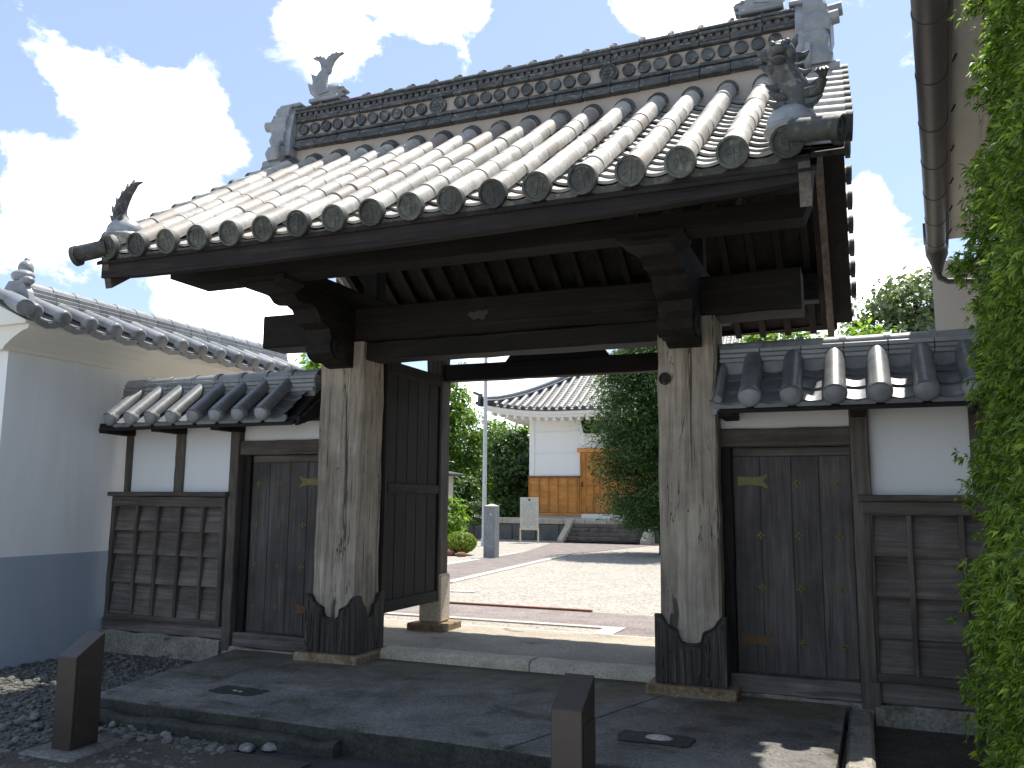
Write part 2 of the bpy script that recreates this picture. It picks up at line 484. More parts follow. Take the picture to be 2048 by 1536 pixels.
# ------------------------------------------------------------------ mesh building
class MB:
    def __init__(s):
        s.v, s.f = [], []

    def add(s, v, f):
        o = len(s.v)
        s.v += [tuple(p) for p in v]
        s.f += [tuple(i + o for i in q) for q in f]
        return s

    def box(s, x0, x1, y0, y1, z0, z1, b=0.0):
        if b <= 0:
            v = [(x, y, z) for x in (x0, x1) for y in (y0, y1) for z in (z0, z1)]
            return s.add(v, [(0, 1, 3, 2), (4, 6, 7, 5), (0, 4, 5, 1), (2, 3, 7, 6), (0, 2, 6, 4), (1, 5, 7, 3)])
        lo, hi = (x0, y0, z0), (x1, y1, z1)
        b = min(b, .45 * min(hi[i] - lo[i] for i in range(3)))
        idx, v, f = {}, [], []
        for sx in (0, 1):
            for sy in (0, 1):
                for sz in (0, 1):
                    sg = (sx, sy, sz)
                    for a in range(3):
                        p = []
                        for k in range(3):
                            c = hi[k] if sg[k] else lo[k]
                            if k != a:
                                c += -b if sg[k] else b
                            p.append(c)
                        idx[(sg, a)] = len(v)
                        v.append(p)
        for a in range(3):
            o1, o2 = [k for k in range(3) if k != a]
            for sa in (0, 1):
                q = []
                for s1, s2 in ((0, 0), (1, 0), (1, 1), (0, 1)):
                    sg = [0, 0, 0]
                    sg[a], sg[o1], sg[o2] = sa, s1, s2
                    q.append(idx[(tuple(sg), a)])
                f.append(q)
            for s1 in (0, 1):
                for s2 in (0, 1):
                    g0, g1 = [0, 0, 0], [0, 0, 0]
                    g0[o1] = g1[o1] = s1
                    g0[o2] = g1[o2] = s2
                    g1[a] = 1
                    g0, g1 = tuple(g0), tuple(g1)
                    f.append([idx[(g0, o1)], idx[(g1, o1)], idx[(g1, o2)], idx[(g0, o2)]])
        for sx in (0, 1):
            for sy in (0, 1):
                for sz in (0, 1):
                    f.append([idx[((sx, sy, sz), a)] for a in range(3)])
        return s.add(v, f)

    def timber(s, x0, x1, y0, y1, z0, z1, axis, b=.012, n=8, j=.004):
        """hewn timber: chamfered section swept along its axis, slightly uneven"""
        lo, hi = [x0, y0, z0], [x1, y1, z1]
        a = 'xyz'.index(axis)
        p, q = [k for k in range(3) if k != a]
        u0, u1, w0, w1 = lo[p], hi[p], lo[q], hi[q]
        sec = [(u0 + b, w0), (u1 - b, w0), (u1, w0 + b), (u1, w1 - b), (u1 - b, w1), (u0 + b, w1), (u0, w1 - b), (u0, w0 + b)]
        v, f = [], []
        for i in range(n + 1):
            t = i / n
            du, dw = random.gauss(0, j), random.gauss(0, j)
            for k, (uu, ww) in enumerate(sec):
                c = [0, 0, 0]
                c[a] = lo[a] + (hi[a] - lo[a]) * t
                c[p] = uu + du + random.gauss(0, j * .5)
                c[q] = ww + dw + random.gauss(0, j * .5)
                v.append(c)
        for i in range(n):
            for k in range(8):
                k2 = (k + 1) % 8
                f.append((i * 8 + k, i * 8 + k2, i * 8 + 8 + k2, i * 8 + 8 + k))
        f.append(tuple(range(7, -1, -1)))
        f.append(tuple(n * 8 + k for k in range(8)))
        return s.add(v, f)

    def prism(s, poly, axis, a0, a1):
        a = 'xyz'.index(axis)
        p, q = [k for k in range(3) if k != a]
        n = len(poly)
        v = []
        for c0 in (a0, a1):
            for (uu, ww) in poly:
                c = [0, 0, 0]
                c[a], c[p], c[q] = c0, uu, ww
                v.append(c)
        f = [tuple(range(n - 1, -1, -1)), tuple(range(n, 2 * n))]
        for k in range(n):
            k2 = (k + 1) % n
            f.append((k, k2, n + k2, n + k))
        return s.add(v, f)

    def tube(s, pts, rad, seg=10, caps=True, flat=(1, 1)):
        pts = [Vector(p) for p in pts]
        if isinstance(rad, (int, float)):
            rad = [rad] * len(pts)
        v, f = [], []
        ref = None
        for i, p in enumerate(pts):
            d = (pts[min(i + 1, len(pts) - 1)] - pts[max(i - 1, 0)]).normalized()
            if ref is None:
                ref = Vector((0, 0, 1)) if abs(d.z) < .9 else Vector((1, 0, 0))
            a = (ref - d * ref.dot(d)).normalized()
            bb = d.cross(a)
            ref = a
            for k in range(seg):
                th = 2 * math.pi * k / seg
                v.append(p + a * (math.cos(th) * rad[i] * flat[0]) + bb * (math.sin(th) * rad[i] * flat[1]))
        for i in range(len(pts) - 1):
            for k in range(seg):
                k2 = (k + 1) % seg
                f.append((i * seg + k, i * seg + k2, i * seg + seg + k2, i * seg + seg + k))
        if caps:
            f.append(tuple(range(seg - 1, -1, -1)))
            f.append(tuple((len(pts) - 1) * seg + k for k in range(seg)))
        return s.add(v, f)

    def ball(s, c, r, nu=10, nv=7):
        if isinstance(r, (int, float)):
            r = (r, r, r)
        v = [(c[0], c[1], c[2] - r[2])]
        for j in range(1, nv):
            ph = -math.pi / 2 + math.pi * j / nv
            for k in range(nu):
                th = 2 * math.pi * k / nu
                v.append((c[0] + r[0] * math.cos(ph) * math.cos(th), c[1] + r[1] * math.cos(ph) * math.sin(th), c[2] + r[2] * math.sin(ph)))
        v.append((c[0], c[1], c[2] + r[2]))
        f = []
        for k in range(nu):
            f.append((0, 1 + (k + 1) % nu, 1 + k))
        for j in range(nv - 2):
            for k in range(nu):
                k2 = (k + 1) % nu
                f.append((1 + j * nu + k, 1 + j * nu + k2, 1 + (j + 1) * nu + k2, 1 + (j + 1) * nu + k))
        l = len(v) - 1
        for k in range(nu):
            f.append((l, 1 + (nv - 2) * nu + k, 1 + (nv - 2) * nu + (k + 1) % nu))
        return s.add(v, f)

    def disc(s, c, r, th, axis='y', seg=20, rim=.0, rimw=.2):
        """flat round plate facing -axis, with an optional raised rim"""
        a = 'xyz'.index(axis)
        p, q = [k for k in range(3) if k != a]

        def ring(rr, off):
            o = []
            for k in range(seg):
                t = 2 * math.pi * k / seg
                cc = [0, 0, 0]
                cc[a] = c[a] + off
                cc[p] = c[p] + rr * math.cos(t)
                cc[q] = c[q] + rr * math.sin(t)
                o.append(cc)
            return o
        rings = [ring(r, th), ring(r, -rim + .15 * abs(rim)), ring(r * .96, -rim)]
        if rim:
            rings += [ring(r * (1 - rimw), -rim), ring(r * (1 - rimw) * .97, 0)]
        v = [p_ for rg in rings for p_ in rg]
        f = []
        for i in range(len(rings) - 1):
            for k in range(seg):
                k2 = (k + 1) % seg
                f.append((i * seg + k, i * seg + k2, i * seg + seg + k2, i * seg + seg + k))
        f.append(tuple(range(seg)))
        f.append(tuple((len(rings) - 1) * seg + k for k in range(seg - 1, -1, -1)))
        return s.add(v, f)

    def mesh(s, name, smooth=0, recalc=True):
        me = bpy.data.meshes.new(name)
        me.from_pydata(s.v, [], s.f)
        if recalc:
            bm = bmesh.new()
            bm.from_mesh(me)
            bmesh.ops.recalc_face_normals(bm, faces=bm.faces)
            bm.to_mesh(me)
            bm.free()
        if smooth:
            me.polygons.foreach_set('use_smooth', [True] * len(me.polygons))
            me.set_sharp_from_angle(angle=R(smooth))
        me.update()
        return me


def place(name, me, mat=None, parent=None, mw=None):
    """link one object; its matrix is given in world space"""
    if mat is not None and len(me.materials) == 0:
        me.materials.append(MT[mat] if isinstance(mat, str) else mat)
    o = bpy.data.objects.new(name, me)
    COL.objects.link(o)
    w = mw if mw is not None else Matrix.Identity(4)
    if parent is not None:
        o.parent = parent
        o.matrix_parent_inverse = Matrix.Identity(4)
        o.matrix_local = PW[parent.name].inverted() @ w
    else:
        o.matrix_local = w
    PW[o.name] = w
    return o


PW = {}


def build(name, mb, mat, parent=None, smooth=0, recalc=True):
    return place(name, mb.mesh(name, smooth, recalc), mat, parent)


def thing(name, label, cat, loc=(0, 0, 0), group=None):
    o = bpy.data.objects.new(name, None)
    COL.objects.link(o)
    o.empty_display_size = .2
    w = Matrix.Translation(loc)
    o.matrix_local = w
    PW[o.name] = w
    return tag(o, label, cat, group)


def tag(o, label, cat, group=None):
    o['label'] = label
    o['category'] = cat
    if group:
        o['group'] = group
    return o


def struct(name, mb, mat, smooth=0):
    o = build(name, mb, mat, None, smooth)
    o['kind'] = 'structure'
    return o


def stuff(o):
    o['kind'] = 'stuff'
    return o


def quads(name, V, F, mat, parent=None):
    me = bpy.data.meshes.new(name)
    n, nf = len(V), len(F)
    me.vertices.add(n)
    me.vertices.foreach_set('co', np.asarray(V, np.float32).ravel())
    k = F.shape[1]
    me.loops.add(nf * k)
    me.loops.foreach_set('vertex_index', np.asarray(F, np.int32).ravel())
    me.polygons.add(nf)
    me.polygons.foreach_set('loop_start', np.arange(0, nf * k, k, dtype=np.int32))
    me.update(calc_edges=True)
    me.validate()
    return place(name, me, mat, parent)


def sheet(x0, x1, y0, y1, z, n=1):
    return MB().add([(x0, y0, z), (x1, y0, z), (x1, y1, z), (x0, y1, z)], [(0, 1, 2, 3)])


# ------------------------------------------------------------------ setting: ground
struct('ground', sheet(-300, 300, -200, 400, -.17), 'lot')
struct('asphalt_strip', sheet(-1.0, 3.0, -3.4, -1.9, -.162), 'asphalt')
struct('courtyard_ground', MB().box(-45, 40, 2.30, 60, -.3, .04), 'gravel')
mb = MB().prism([(-2.69, -2.0), (-1.9, -2.03), (-1.2, -2.01), (-.4, -2.04), (.3, -2.01), (.87, -2.03), (1.60, .30), (-3.06, .30), (-3.02, -.1), (-2.93, -.5), (-2.86, -1.1), (-2.76, -1.5)], 'z', -.3, 0.0)
mb.prism([(.878, -2.032), (1.6, -2.05), (2.2, -2.02), (2.80, -2.03), (2.82, -1.2), (2.84, .02), (2.95, .30), (1.607, .30)], 'z', -.3, -.004)
apron = struct('concrete_apron', mb, 'concrete')
struct('gate_floor', MB().box(-4.9, 4.2, .302, 2.30, -.3, .055), 'floor')
# joint groove strips in the apron are real recesses: raised second pour beside the old one
mb = MB().prism([(-2.70, -2.02), (-1.9, -2.06), (-1.2, -2.04), (-.4, -2.07), (.3, -2.04), (.9, -2.06), (1.55, -2.085), (2.77, -2.06), (2.78, -2.034), (1.6, -2.053), (.9, -2.035), (.3, -2.013), (-.4, -2.043), (-1.2, -2.013), (-1.9, -2.033), (-2.69, -2.003)], 'z', -.28, -.012)
build('apron_edge', mb, 'mossface', apron)
mb = MB()
for (cx, cy, w, d) in ((1.70, -1.42, .26, .13), (-1.72, -1.42, .24, .12)):
    poly = [(cx + w * .95 * max(-1, min(1, 1.35 * math.cos(a))) * random.uniform(.9, 1.06), cy + d * max(-1, min(1, 1.35 * math.sin(a))) * random.uniform(.85, 1.1)) for a in np.linspace(0, 6.283, 22)[:-1]]
    mb.prism(poly, 'z', .001, .006)
build('patch', mb, 'mossface', apron)

mb = MB()
for i in range(420):
    x, y = random.uniform(-2.6, 2.75), -2.0 + 2.25 * random.random() ** 1.6
    r_g = random.choice([.003, .004, .005, .006, .009])
    mb.ball((x, y, .0), (r_g * random.uniform(.8, 1.4), r_g, r_g * .7), 5, 4)
stuff(build('grit', mb, 'pebble', apron, 60, False))
mb = MB()
for (cx, cy, r_g) in ((1.72, -1.42, .075), (-1.74, -1.44, .02), (-1.68, -1.45, .018)):
    mb.ball((cx, cy, .006), (r_g * 1.3, r_g * .7, r_g * .3), 9, 5)
build('stone_chip_sun_spot', mb, 'borderstone', apron, 60)  # largest pale chip carries a spot of sun in its colour
gb = struct('gravel_bed', sheet(-7.5, -1.0, -9, .3, -.155), 'gravel2')
struct('soil_strip', MB().box(-2.3, -.35, -3.3, -2.35, -.3, -.142), 'soil')
mbs = MB()


def pebble(mb, c, r, sq=.65):
    n0 = len(mb.v)
    mb.ball((0, 0, 0), 1.0, 7, 5)
    a = random.uniform(0, 6.28)
    sx, sy, sz = r * random.uniform(.8, 1.3), r * random.uniform(.7, 1.1), r * sq * random.uniform(.7, 1.2)
    ca, sa = math.cos(a), math.sin(a)
    for i in range(n0, len(mb.v)):
        x, y, z = mb.v[i]
        k = 1 + random.uniform(-.16, .16)
        x, y, z = x * sx * k, y * sy * k, z * sz * k
        mb.v[i] = (c[0] + x * ca - y * sa, c[1] + x * sa + y * ca, c[2] + z)


for i in range(3600):
    x, y = random.uniform(-5.0, -1.0), random.uniform(-3.6, .05)
    if x > -3.0 + (-.15 * y) and y > -2.03:
        continue
    if x < -4.95 and y > -1.2:
        continue
    pebble(mbs, (x, y, -.150), random.choice([.012, .016, .02, .02, .026, .034]))
o = stuff(build('gravel', mbs, 'pebble', gb, 60, False))
for i in range(30):       # larger rounded stones along the broken edge of the apron
    x, y = random.uniform(-2.6, -.7), random.uniform(-2.42, -2.1)
    if random.random() < .3:
        x, y = random.uniform(-3.6, -2.2), random.uniform(-2.9, -2.2)
    mb = MB()
    pebble(mb, (x, y, -.135), random.uniform(.03, .058), .75)
    build('stone', mb, 'pebble', gb, 60)
mb = MB().timber(-2.75, -.3, -2.19, -2.08, -.3, -.065, 'x', .025, 14, .008)
build('edge_kerb', mb, 'mossface', apron)
mb = MB().box(2.86, 3.03, -2.4, .16, -.3, -.03, .02)
struct('drain_kerb', mb, 'foundation')
struct('soil', MB().box(3.03, 6, -6, .18, -.3, -.13), 'soil')

# ------------------------------------------------------------------ the gate
XC = -.08
gate = thing('gate', 'large tiled timber gate with open doors and thick silvered posts', 'gate', (XC, .9, 0))
PL, PR = -1.80, 1.68
for px in (PL, PR):
    bs = build('base_stone', MB().box(px - .36, px + .37, -.13, .55, -.1, .074, .012), 'rustone', gate)
    po = build('post', MB().timber(px - .25, px + .25, 0, .43, .07, 3.13, 'z', .018, 16, .004), 'post', gate)
    # scalloped shoe round the foot of the post
    half = [(0, .40), (.035, .402), (.075, .415), (.095, .45), (.105, .50), (.16, .525), (.20, .555), (.225, .60), (.25, .622), (.293, .625)]
    for (ax, a0, a1, c) in (('y', -.045, .004, px), ('y', .427, .475, px)):
        poly = [(c - .293, .078), (c + .293, .078)] + [(c + u, z) for u, z in reversed(half)] + [(c - u, z) for u, z in half[1:]]
        sh = build('post_shoe', MB().prism(poly, ax, a0, a1), 'shoe', gate)
        rim = MB()
        pts = [(c + u, a0 - .004 if a0 < .2 else a1 + .004, z - .012) for u, z in reversed(half)] + [(c - u, a0 - .004 if a0 < .2 else a1 + .004, z - .012) for u, z in half[1:]]
        rim.tube(pts, .008, 6)
        build('rim', rim, 'shoe', sh, 50)
        for q in range(9):
            xx = c - .27 + q * .0675
            zt = np.interp(abs(xx - c), [u for u, z in half], [z for u, z in half]) - .05
            build('rib', MB().box(xx - .018, xx + .018, a0 - .008 if a0 < .2 else a1, a0 if a0 < .2 else a1 + .008, .08, zt + random.uniform(-.01, .01), .004), 'shoe', sh)
    yh = [(v * .74, z) for v, z in half]
    for xx in (px - .293, px + .248):
        c = .215
        poly = [(c - .211, .079), (c + .211, .079)] + [(c + v * .972, z) for v, z in reversed(yh)] + [(c - v * .972, z) for v, z in yh[1:]]
        build('post_shoe', MB().prism(poly, 'x', xx, xx + .045), 'shoe', gate)
mb = MB().disc((1.50, -.004, 2.60), .055, .05, 'y', 18, .012, .25)
build('peg', mb, 'shoe', gate, 40)

# great lintel and the lower rail between the posts
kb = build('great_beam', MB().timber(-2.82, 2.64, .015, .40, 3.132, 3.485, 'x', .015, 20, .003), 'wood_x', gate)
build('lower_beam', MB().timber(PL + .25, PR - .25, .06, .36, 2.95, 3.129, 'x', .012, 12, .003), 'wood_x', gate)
poly = [(-.40, 3.31), (-.37, 3.345), (-.33, 3.33), (-.29, 3.352), (-.24, 3.34), (-.19, 3.35), (-.185, 3.31), (-.22, 3.29), (-.21, 3.265), (-.25, 3.25), (-.28, 3.275), (-.33, 3.255), (-.36, 3.28)]
build('paper_scrap', MB().prism(poly, 'y', .006, .012), 'paper', gate)

# bracket arms projecting forward from the posts, carrying the front purlin
arm = [(.015, 3.485), (-1.30, 3.485), (-1.32, 3.44), (-1.24, 3.415), (-1.10, 3.41), (-1.0, 3.39), (-.94, 3.345), (-.86, 3.335), (-.74, 3.36), (-.66, 3.335),
       (-.60, 3.26), (-.57, 3.22), (-.50, 3.20), (-.44, 3.18), (-.41, 3.10), (-.43, 3.02), (-.40, 2.95), (-.33, 2.90), (-.24, 2.885), (-.15, 2.90), (-.08, 2.87), (.015, 2.86)]
for px in (PL, PR):
    a = build('bracket_arm', MB().prism(arm, 'x', px - .14, px + .14), 'wood_y', gate)
    build('carved_nose', MB().tube([(px - .165, -.27, 3.02), (px + .165, -.27, 3.02)], .115, 14).tube([(px - .175, -.27, 3.02), (px + .175, -.27, 3.02)], .055, 12), 'wood_y', a, 40)
    build('bearing_block', MB().prism([(px - .15, 3.40), (px + .15, 3.40), (px + .25, 3.46), (px + .25, 3.50), (px - .25, 3.50), (px - .25, 3.46)], 'y', -1.31, -1.0), 'wood_x', gate)
    build('tie_beam', MB().timber(px - .11, px + .11, -.9, 2.2, 3.487, 3.68, 'y', .012, 10, .003), 'wood_y', gate)
    build('ridge_strut', MB().timber(px - .09, px + .09, .49, .67, 3.68, 4.98, 'z', .01, 6, .003), 'wood_z', gate)
# purlins
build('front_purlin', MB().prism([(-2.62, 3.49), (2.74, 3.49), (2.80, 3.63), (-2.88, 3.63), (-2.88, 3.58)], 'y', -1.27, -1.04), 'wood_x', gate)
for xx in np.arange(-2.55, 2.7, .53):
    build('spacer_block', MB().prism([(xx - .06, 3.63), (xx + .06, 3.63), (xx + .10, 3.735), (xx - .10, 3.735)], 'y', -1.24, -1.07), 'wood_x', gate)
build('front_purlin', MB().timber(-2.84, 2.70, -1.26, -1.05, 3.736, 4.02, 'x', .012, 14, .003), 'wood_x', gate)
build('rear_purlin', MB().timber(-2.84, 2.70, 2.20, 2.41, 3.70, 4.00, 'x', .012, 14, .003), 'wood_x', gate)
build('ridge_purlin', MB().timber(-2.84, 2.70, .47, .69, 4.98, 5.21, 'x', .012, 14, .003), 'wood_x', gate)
# rear posts on stone stilts, with tie beam and frog-leg strut
for (x0, x1) in ((-1.785, -1.575), (1.455, 1.665)):
    xm = (x0 + x1) / 2
    build('rear_base', MB().box(xm - .24, xm + .24, 1.68, 2.16, .02, .135, .012), 'rustone', gate)
    build('stone_stilt', MB().box(x0 - .035, x1 + .035, 1.775, 2.055, .135, .69, .025), 'granite', gate)
    build('rear_post', MB().timber(x0, x1, 1.80, 2.03, .69, 3.70, 'z', .014, 12, .003), 'grey_z', gate)
build('rear_tie', MB().timber(-1.574, 1.454, 1.83, 1.99, 2.965, 3.165, 'x', .012, 12, .003), 'wood_x', gate)
frog = [(-.78, 3.165), (-.70, 3.27), (-.60, 3.30), (-.52, 3.38), (-.40, 3.42), (-.30, 3.385), (-.16, 3.36), (0, 3.385), (.10, 3.42), (.22, 3.38), (.30, 3.30), (.40, 3.27), (.48, 3.165)]
build('frog_leg_strut', MB().prism(frog, 'y', 1.86, 1.96), 'wood_x', gate)
build('frog_leg_strut', MB().box(-.35, .05, 1.82, 2.0, 3.37, 3.48), 'wood_x', gate)

# threshold stones
for (x0, x1) in ((-1.43, .138), (.150, 1.31)):
    build('threshold_stone', MB().timber(x0, x1, .285, .55, -.05, .092, 'x', .03, 8, .003), 'granite', gate)

# door leaves, both swung open
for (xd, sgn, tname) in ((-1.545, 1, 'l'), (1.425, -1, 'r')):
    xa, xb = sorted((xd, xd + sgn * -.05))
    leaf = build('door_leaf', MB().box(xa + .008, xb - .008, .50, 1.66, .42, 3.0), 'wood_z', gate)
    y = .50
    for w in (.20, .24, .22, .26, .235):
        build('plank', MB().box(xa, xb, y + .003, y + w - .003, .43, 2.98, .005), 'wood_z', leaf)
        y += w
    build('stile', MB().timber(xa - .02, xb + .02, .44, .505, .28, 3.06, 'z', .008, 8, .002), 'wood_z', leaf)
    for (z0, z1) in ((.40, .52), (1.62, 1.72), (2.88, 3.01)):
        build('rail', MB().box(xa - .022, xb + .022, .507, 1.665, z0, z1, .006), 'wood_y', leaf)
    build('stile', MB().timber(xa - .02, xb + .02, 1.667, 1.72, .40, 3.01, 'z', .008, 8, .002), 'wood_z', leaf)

# ---- roof
YE, YR = -2.0, .58            # front eave and ridge
SMAX = YR - YE                # plan length of each slope


def zroll(s, x):
    u = min(1.0, abs(x - XC) / 2.95)
    return 3.677 + .011 * (x - XC) * max(0, 1 - s / 2.5) + .655 * s + .011 * s * s + .055 * u ** 3 * max(0, 1 - s / 2.4)


def slope(s):
    return math.atan(.655 + .022 * s)


# arc length table
SS = np.linspace(0, SMAX, 400)
AL = np.concatenate([[0], np.cumsum(np.hypot(np.diff(SS), np.diff([zroll(s, XC) for s in SS])))])


def s_at(d):
    return float(np.interp(d, AL, SS))


LEN = AL[-1]
deck = MB()
for sgn in (1, -1):
    a = []
    for s in np.linspace(.03, SMAX, 10):
        y = YE + s if sgn == 1 else 2 * YR - YE - s
        a.append((y, zroll(s, XC) - .125))
    poly = a + [(y, z - .03) for y, z in reversed(a)]
    deck.prism(poly, 'x', -3.02, 2.86)
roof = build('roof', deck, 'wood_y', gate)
roof['label'] = 'gabled roof of pale weathered round tiles with stacked ridge'

# rafters, eave boards, bargeboards
for sgn in (1, -1):
    for i in range(20):
        xx = -2.76 + i * (5.36 / 19)
        a = []
        for s in np.linspace(.10, SMAX - .05, 5):
            y = YE + s if sgn == 1 else 2 * YR - YE - s
            a.append((y, zroll(s, XC) - .157))
        poly = a + [(y, z - .095) for y, z in reversed(a)]
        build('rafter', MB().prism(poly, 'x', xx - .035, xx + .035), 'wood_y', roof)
    for (s0, dz0, dz1, th) in (((.05, -.30, -.13, .06), (.13, -.335, -.255, .05)) if sgn == 1 else ((.05, -.20, -.13, .06),)):
        v, f = [], []
        yy = YE + s0 if sgn == 1 else 2 * YR - YE - s0
        nn = 14
        for i in range(nn + 1):
            xx = -2.98 + 5.80 * i / nn
            zb = zroll(s0, xx)
            y2 = yy + th * sgn
            v += [(xx, yy, zb + dz0), (xx, yy, zb + dz1), (xx, y2, zb + dz1), (xx, y2, zb + dz0)]
        for i in range(nn):
            for k in range(4):
                f.append((i * 4 + k, i * 4 + (k + 1) % 4, i * 4 + 4 + (k + 1) % 4, i * 4 + 4 + k))
        f += [(0, 1, 2, 3), tuple(nn * 4 + k for k in range(4))]
        build('eave_board', MB().add(v, f), 'eave', roof)
    for xo, th, d0, d1, se in ((-2.96, .07, -.165, -.47, .09), (2.755, .07, -.165, -.47, .09), (-2.885, .05, -.20, -.40, .30), (2.70, .05, -.20, -.40, .30)):
        a, bq = [], []
        for s in np.linspace(0, 1, 9):
            st, sb = se - .07 + (SMAX - se + .07) * s, se + (SMAX - se) * s
            yt = YE + st if sgn == 1 else 2 * YR - YE - st
            yb = YE + sb if sgn == 1 else 2 * YR - YE - sb
            a.append((yt, zroll(st, XC + 2.8) + d0))
            bq.append((yb, zroll(sb, XC + 2.8) + d1 + (.06 * math.sin(s * 3.1) if th > .06 else 0)))
        build('bargeboard', MB().prism(a + bq[::-1], 'x', xo, xo + th), ('grey_y' if sgn == 1 else 'panel_y') if th > .06 else 'wood_y', roof)  # rear boards paler than front: sky light and shade put into the colour


def arc_shell(r0, r1, y0, y1, th, a0, a1, seg=9, z0=0, z1=0):
    """curved tile along +y, between two radii; arcs in xz"""
    mb = MB()
    v = []
    for (r, y, zz) in ((r0, y0, z0), (r1, y1, z1)):
        for rr in (r, r - th):
            for k in range(seg + 1):
                a = a0 + (a1 - a0) * k / seg
                v.append((rr * math.cos(a), y, zz + rr * math.sin(a)))
    n = seg + 1
    f = []
    for k in range(seg):
        f.append((k, k + 1, 2 * n + k + 1, 2 * n + k))                    # outer
        f.append((n + k, n + k + 1, 3 * n + k + 1, 3 * n + k))            # inner
        f.append((k, k + 1, n + k + 1, n + k))                            # lower edge
        f.append((2 * n + k, 2 * n + k + 1, 3 * n + k + 1, 3 * n + k))
    f.append((0, n, 3 * n, 2 * n))
    f.append((seg, n + seg, 3 * n + seg, 2 * n + seg))
    return mb.add(v, f)


NR = 11
TL = LEN / NR
roll_me = arc_shell(.0835, .0800, 0, TL * 1.06, .014, R(-12), R(192), 12).mesh('roll_tile', 40)
roll_me.materials.append(MT['tile'])
PITCHX = .327
NP = 17
PT = LEN / NP


def pan_mesh(w, length, sag, th, name, mat, tiltz, seg=8):
    mb = MB()
    v, f = [], []
    n = seg + 1
    for (y, dz) in ((0, tiltz), (length, 0)):
        for t_ in (0, -th):
            for k in range(n):
                u = -1 + 2 * k / seg
                v.append((u * w / 2, y, -sag * (1 - u * u) + dz + t_))
    for k in range(seg):
        f += [(k, k + 1, 2 * n + k + 1, 2 * n + k), (n + k, n + k + 1, 3 * n + k + 1, 3 * n + k), (k, k + 1, n + k + 1, n + k)]
    mb.add(v, f)
    me = mb.mesh(name, 40)
    me.materials.append(MT[mat])
    return me


pan_me = pan_mesh(.26, PT * 1.25, .045, .02, 'pan_tile', 'pan', .034)


def frame(x, s, sgn, lift=0.0, jit=0.0):
    """matrix of a tile whose local +y runs up the slope"""
    y = YE + s if sgn == 1 else 2 * YR - YE - s
    z = zroll(s, x)
    th = slope(s)
    m = Matrix.Translation((x, y, z)) @ (Matrix.Rotation(math.pi, 4, 'Z') if sgn == -1 else Matrix.Identity(4))
    m = m @ Matrix.Rotation(th, 4, 'X') @ Matrix.Translation((0, 0, lift))
    if jit:
        m = m @ Euler((random.gauss(0, jit), random.gauss(0, jit), random.gauss(0, jit))).to_matrix().to_4x4()
    return m


RX = [XC + (i - 8.5) * PITCHX for i in range(18)]
for x in RX:
    for k in range(NR):
        place('roll_tile', roll_me, None, roof, frame(x + random.gauss(0, .002), s_at(k * TL), 1, random.gauss(0, .003), .012))
for i in range(17):
    x = (RX[i] + RX[i + 1]) / 2
    for k in range(NP):
        place('pan_tile', pan_me, None, roof, frame(x + random.gauss(0, .002), s_at(k * PT), 1, -.048 + random.gauss(0, .0025), .010))

# the rear slope, out of sight: same tiles joined into one part
rear = MB()


def bake(mb, me, mw):
    o = len(mb.v)
    mb.v += [tuple(mw @ v.co) for v in me.vertices]
    mb.f += [tuple(i + o for i in p.vertices) for p in me.polygons]


for x in RX:
    for k in range(NR):
        bake(rear, roll_me, frame(x, s_at(k * TL), -1, 0, 0))
for i in range(17):
    for k in range(NP):
        bake(rear, pan_me, frame((RX[i] + RX[i + 1]) / 2, s_at(k * PT), -1, -.048, 0))
stuff(build('rear_slope_tiles', rear, 'tile', roof, 40, False))

# round tile ends with a raised rim and moulded crest
dm = MB().disc((0, 0, 0), .102, .05, 'y', 22, .016, .16)
dm.box(-.011, .011, -.0055, .001, -.060, .062, .0025).box(-.043, .043, -.005, .001, .024, .039, .0025).box(-.043, .043, -.0048, .001, -.010, .004, .0025)
dm.box(-.049, -.035, -.005, .001, -.030, .040, .0025).box(.035, .049, -.005, .001, -.030, .040, .0025)
disc_me = dm.mesh('eave_disc', 35)
disc_me.materials.append(MT['disc'])
lip_me = MB().prism([(-.165, .018), (-.10, -.022), (-.04, -.04), (.04, -.04), (.10, -.022), (.165, .018), (.165, -.035), (.10, -.078), (.04, -.098), (-.04, -.098), (-.10, -.078), (-.165, -.035)], 'y', -.02, .012).mesh('eave_lip', 35)
lip_me.materials.append(MT['disc'])
for sgn in (1, -1):
    for x in RX:
        m = frame(x, 0, sgn)
        tilt = Matrix.Rotation(-slope(0) * .55, 4, 'X')
        place('eave_disc', disc_me, None, roof, m @ Matrix.Translation((0, -.02, -.012)) @ tilt @ Matrix.Rotation(random.uniform(-.25, .25), 4, 'Y'))
    for i in range(17):
        x = (RX[i] + RX[i + 1]) / 2
        place('eave_lip', lip_me, None, roof, frame(x, 0, sgn, -.052) @ Matrix.Translation((0, .02, 0)) @ Matrix.Rotation(-slope(0) * .5, 4, 'X'))

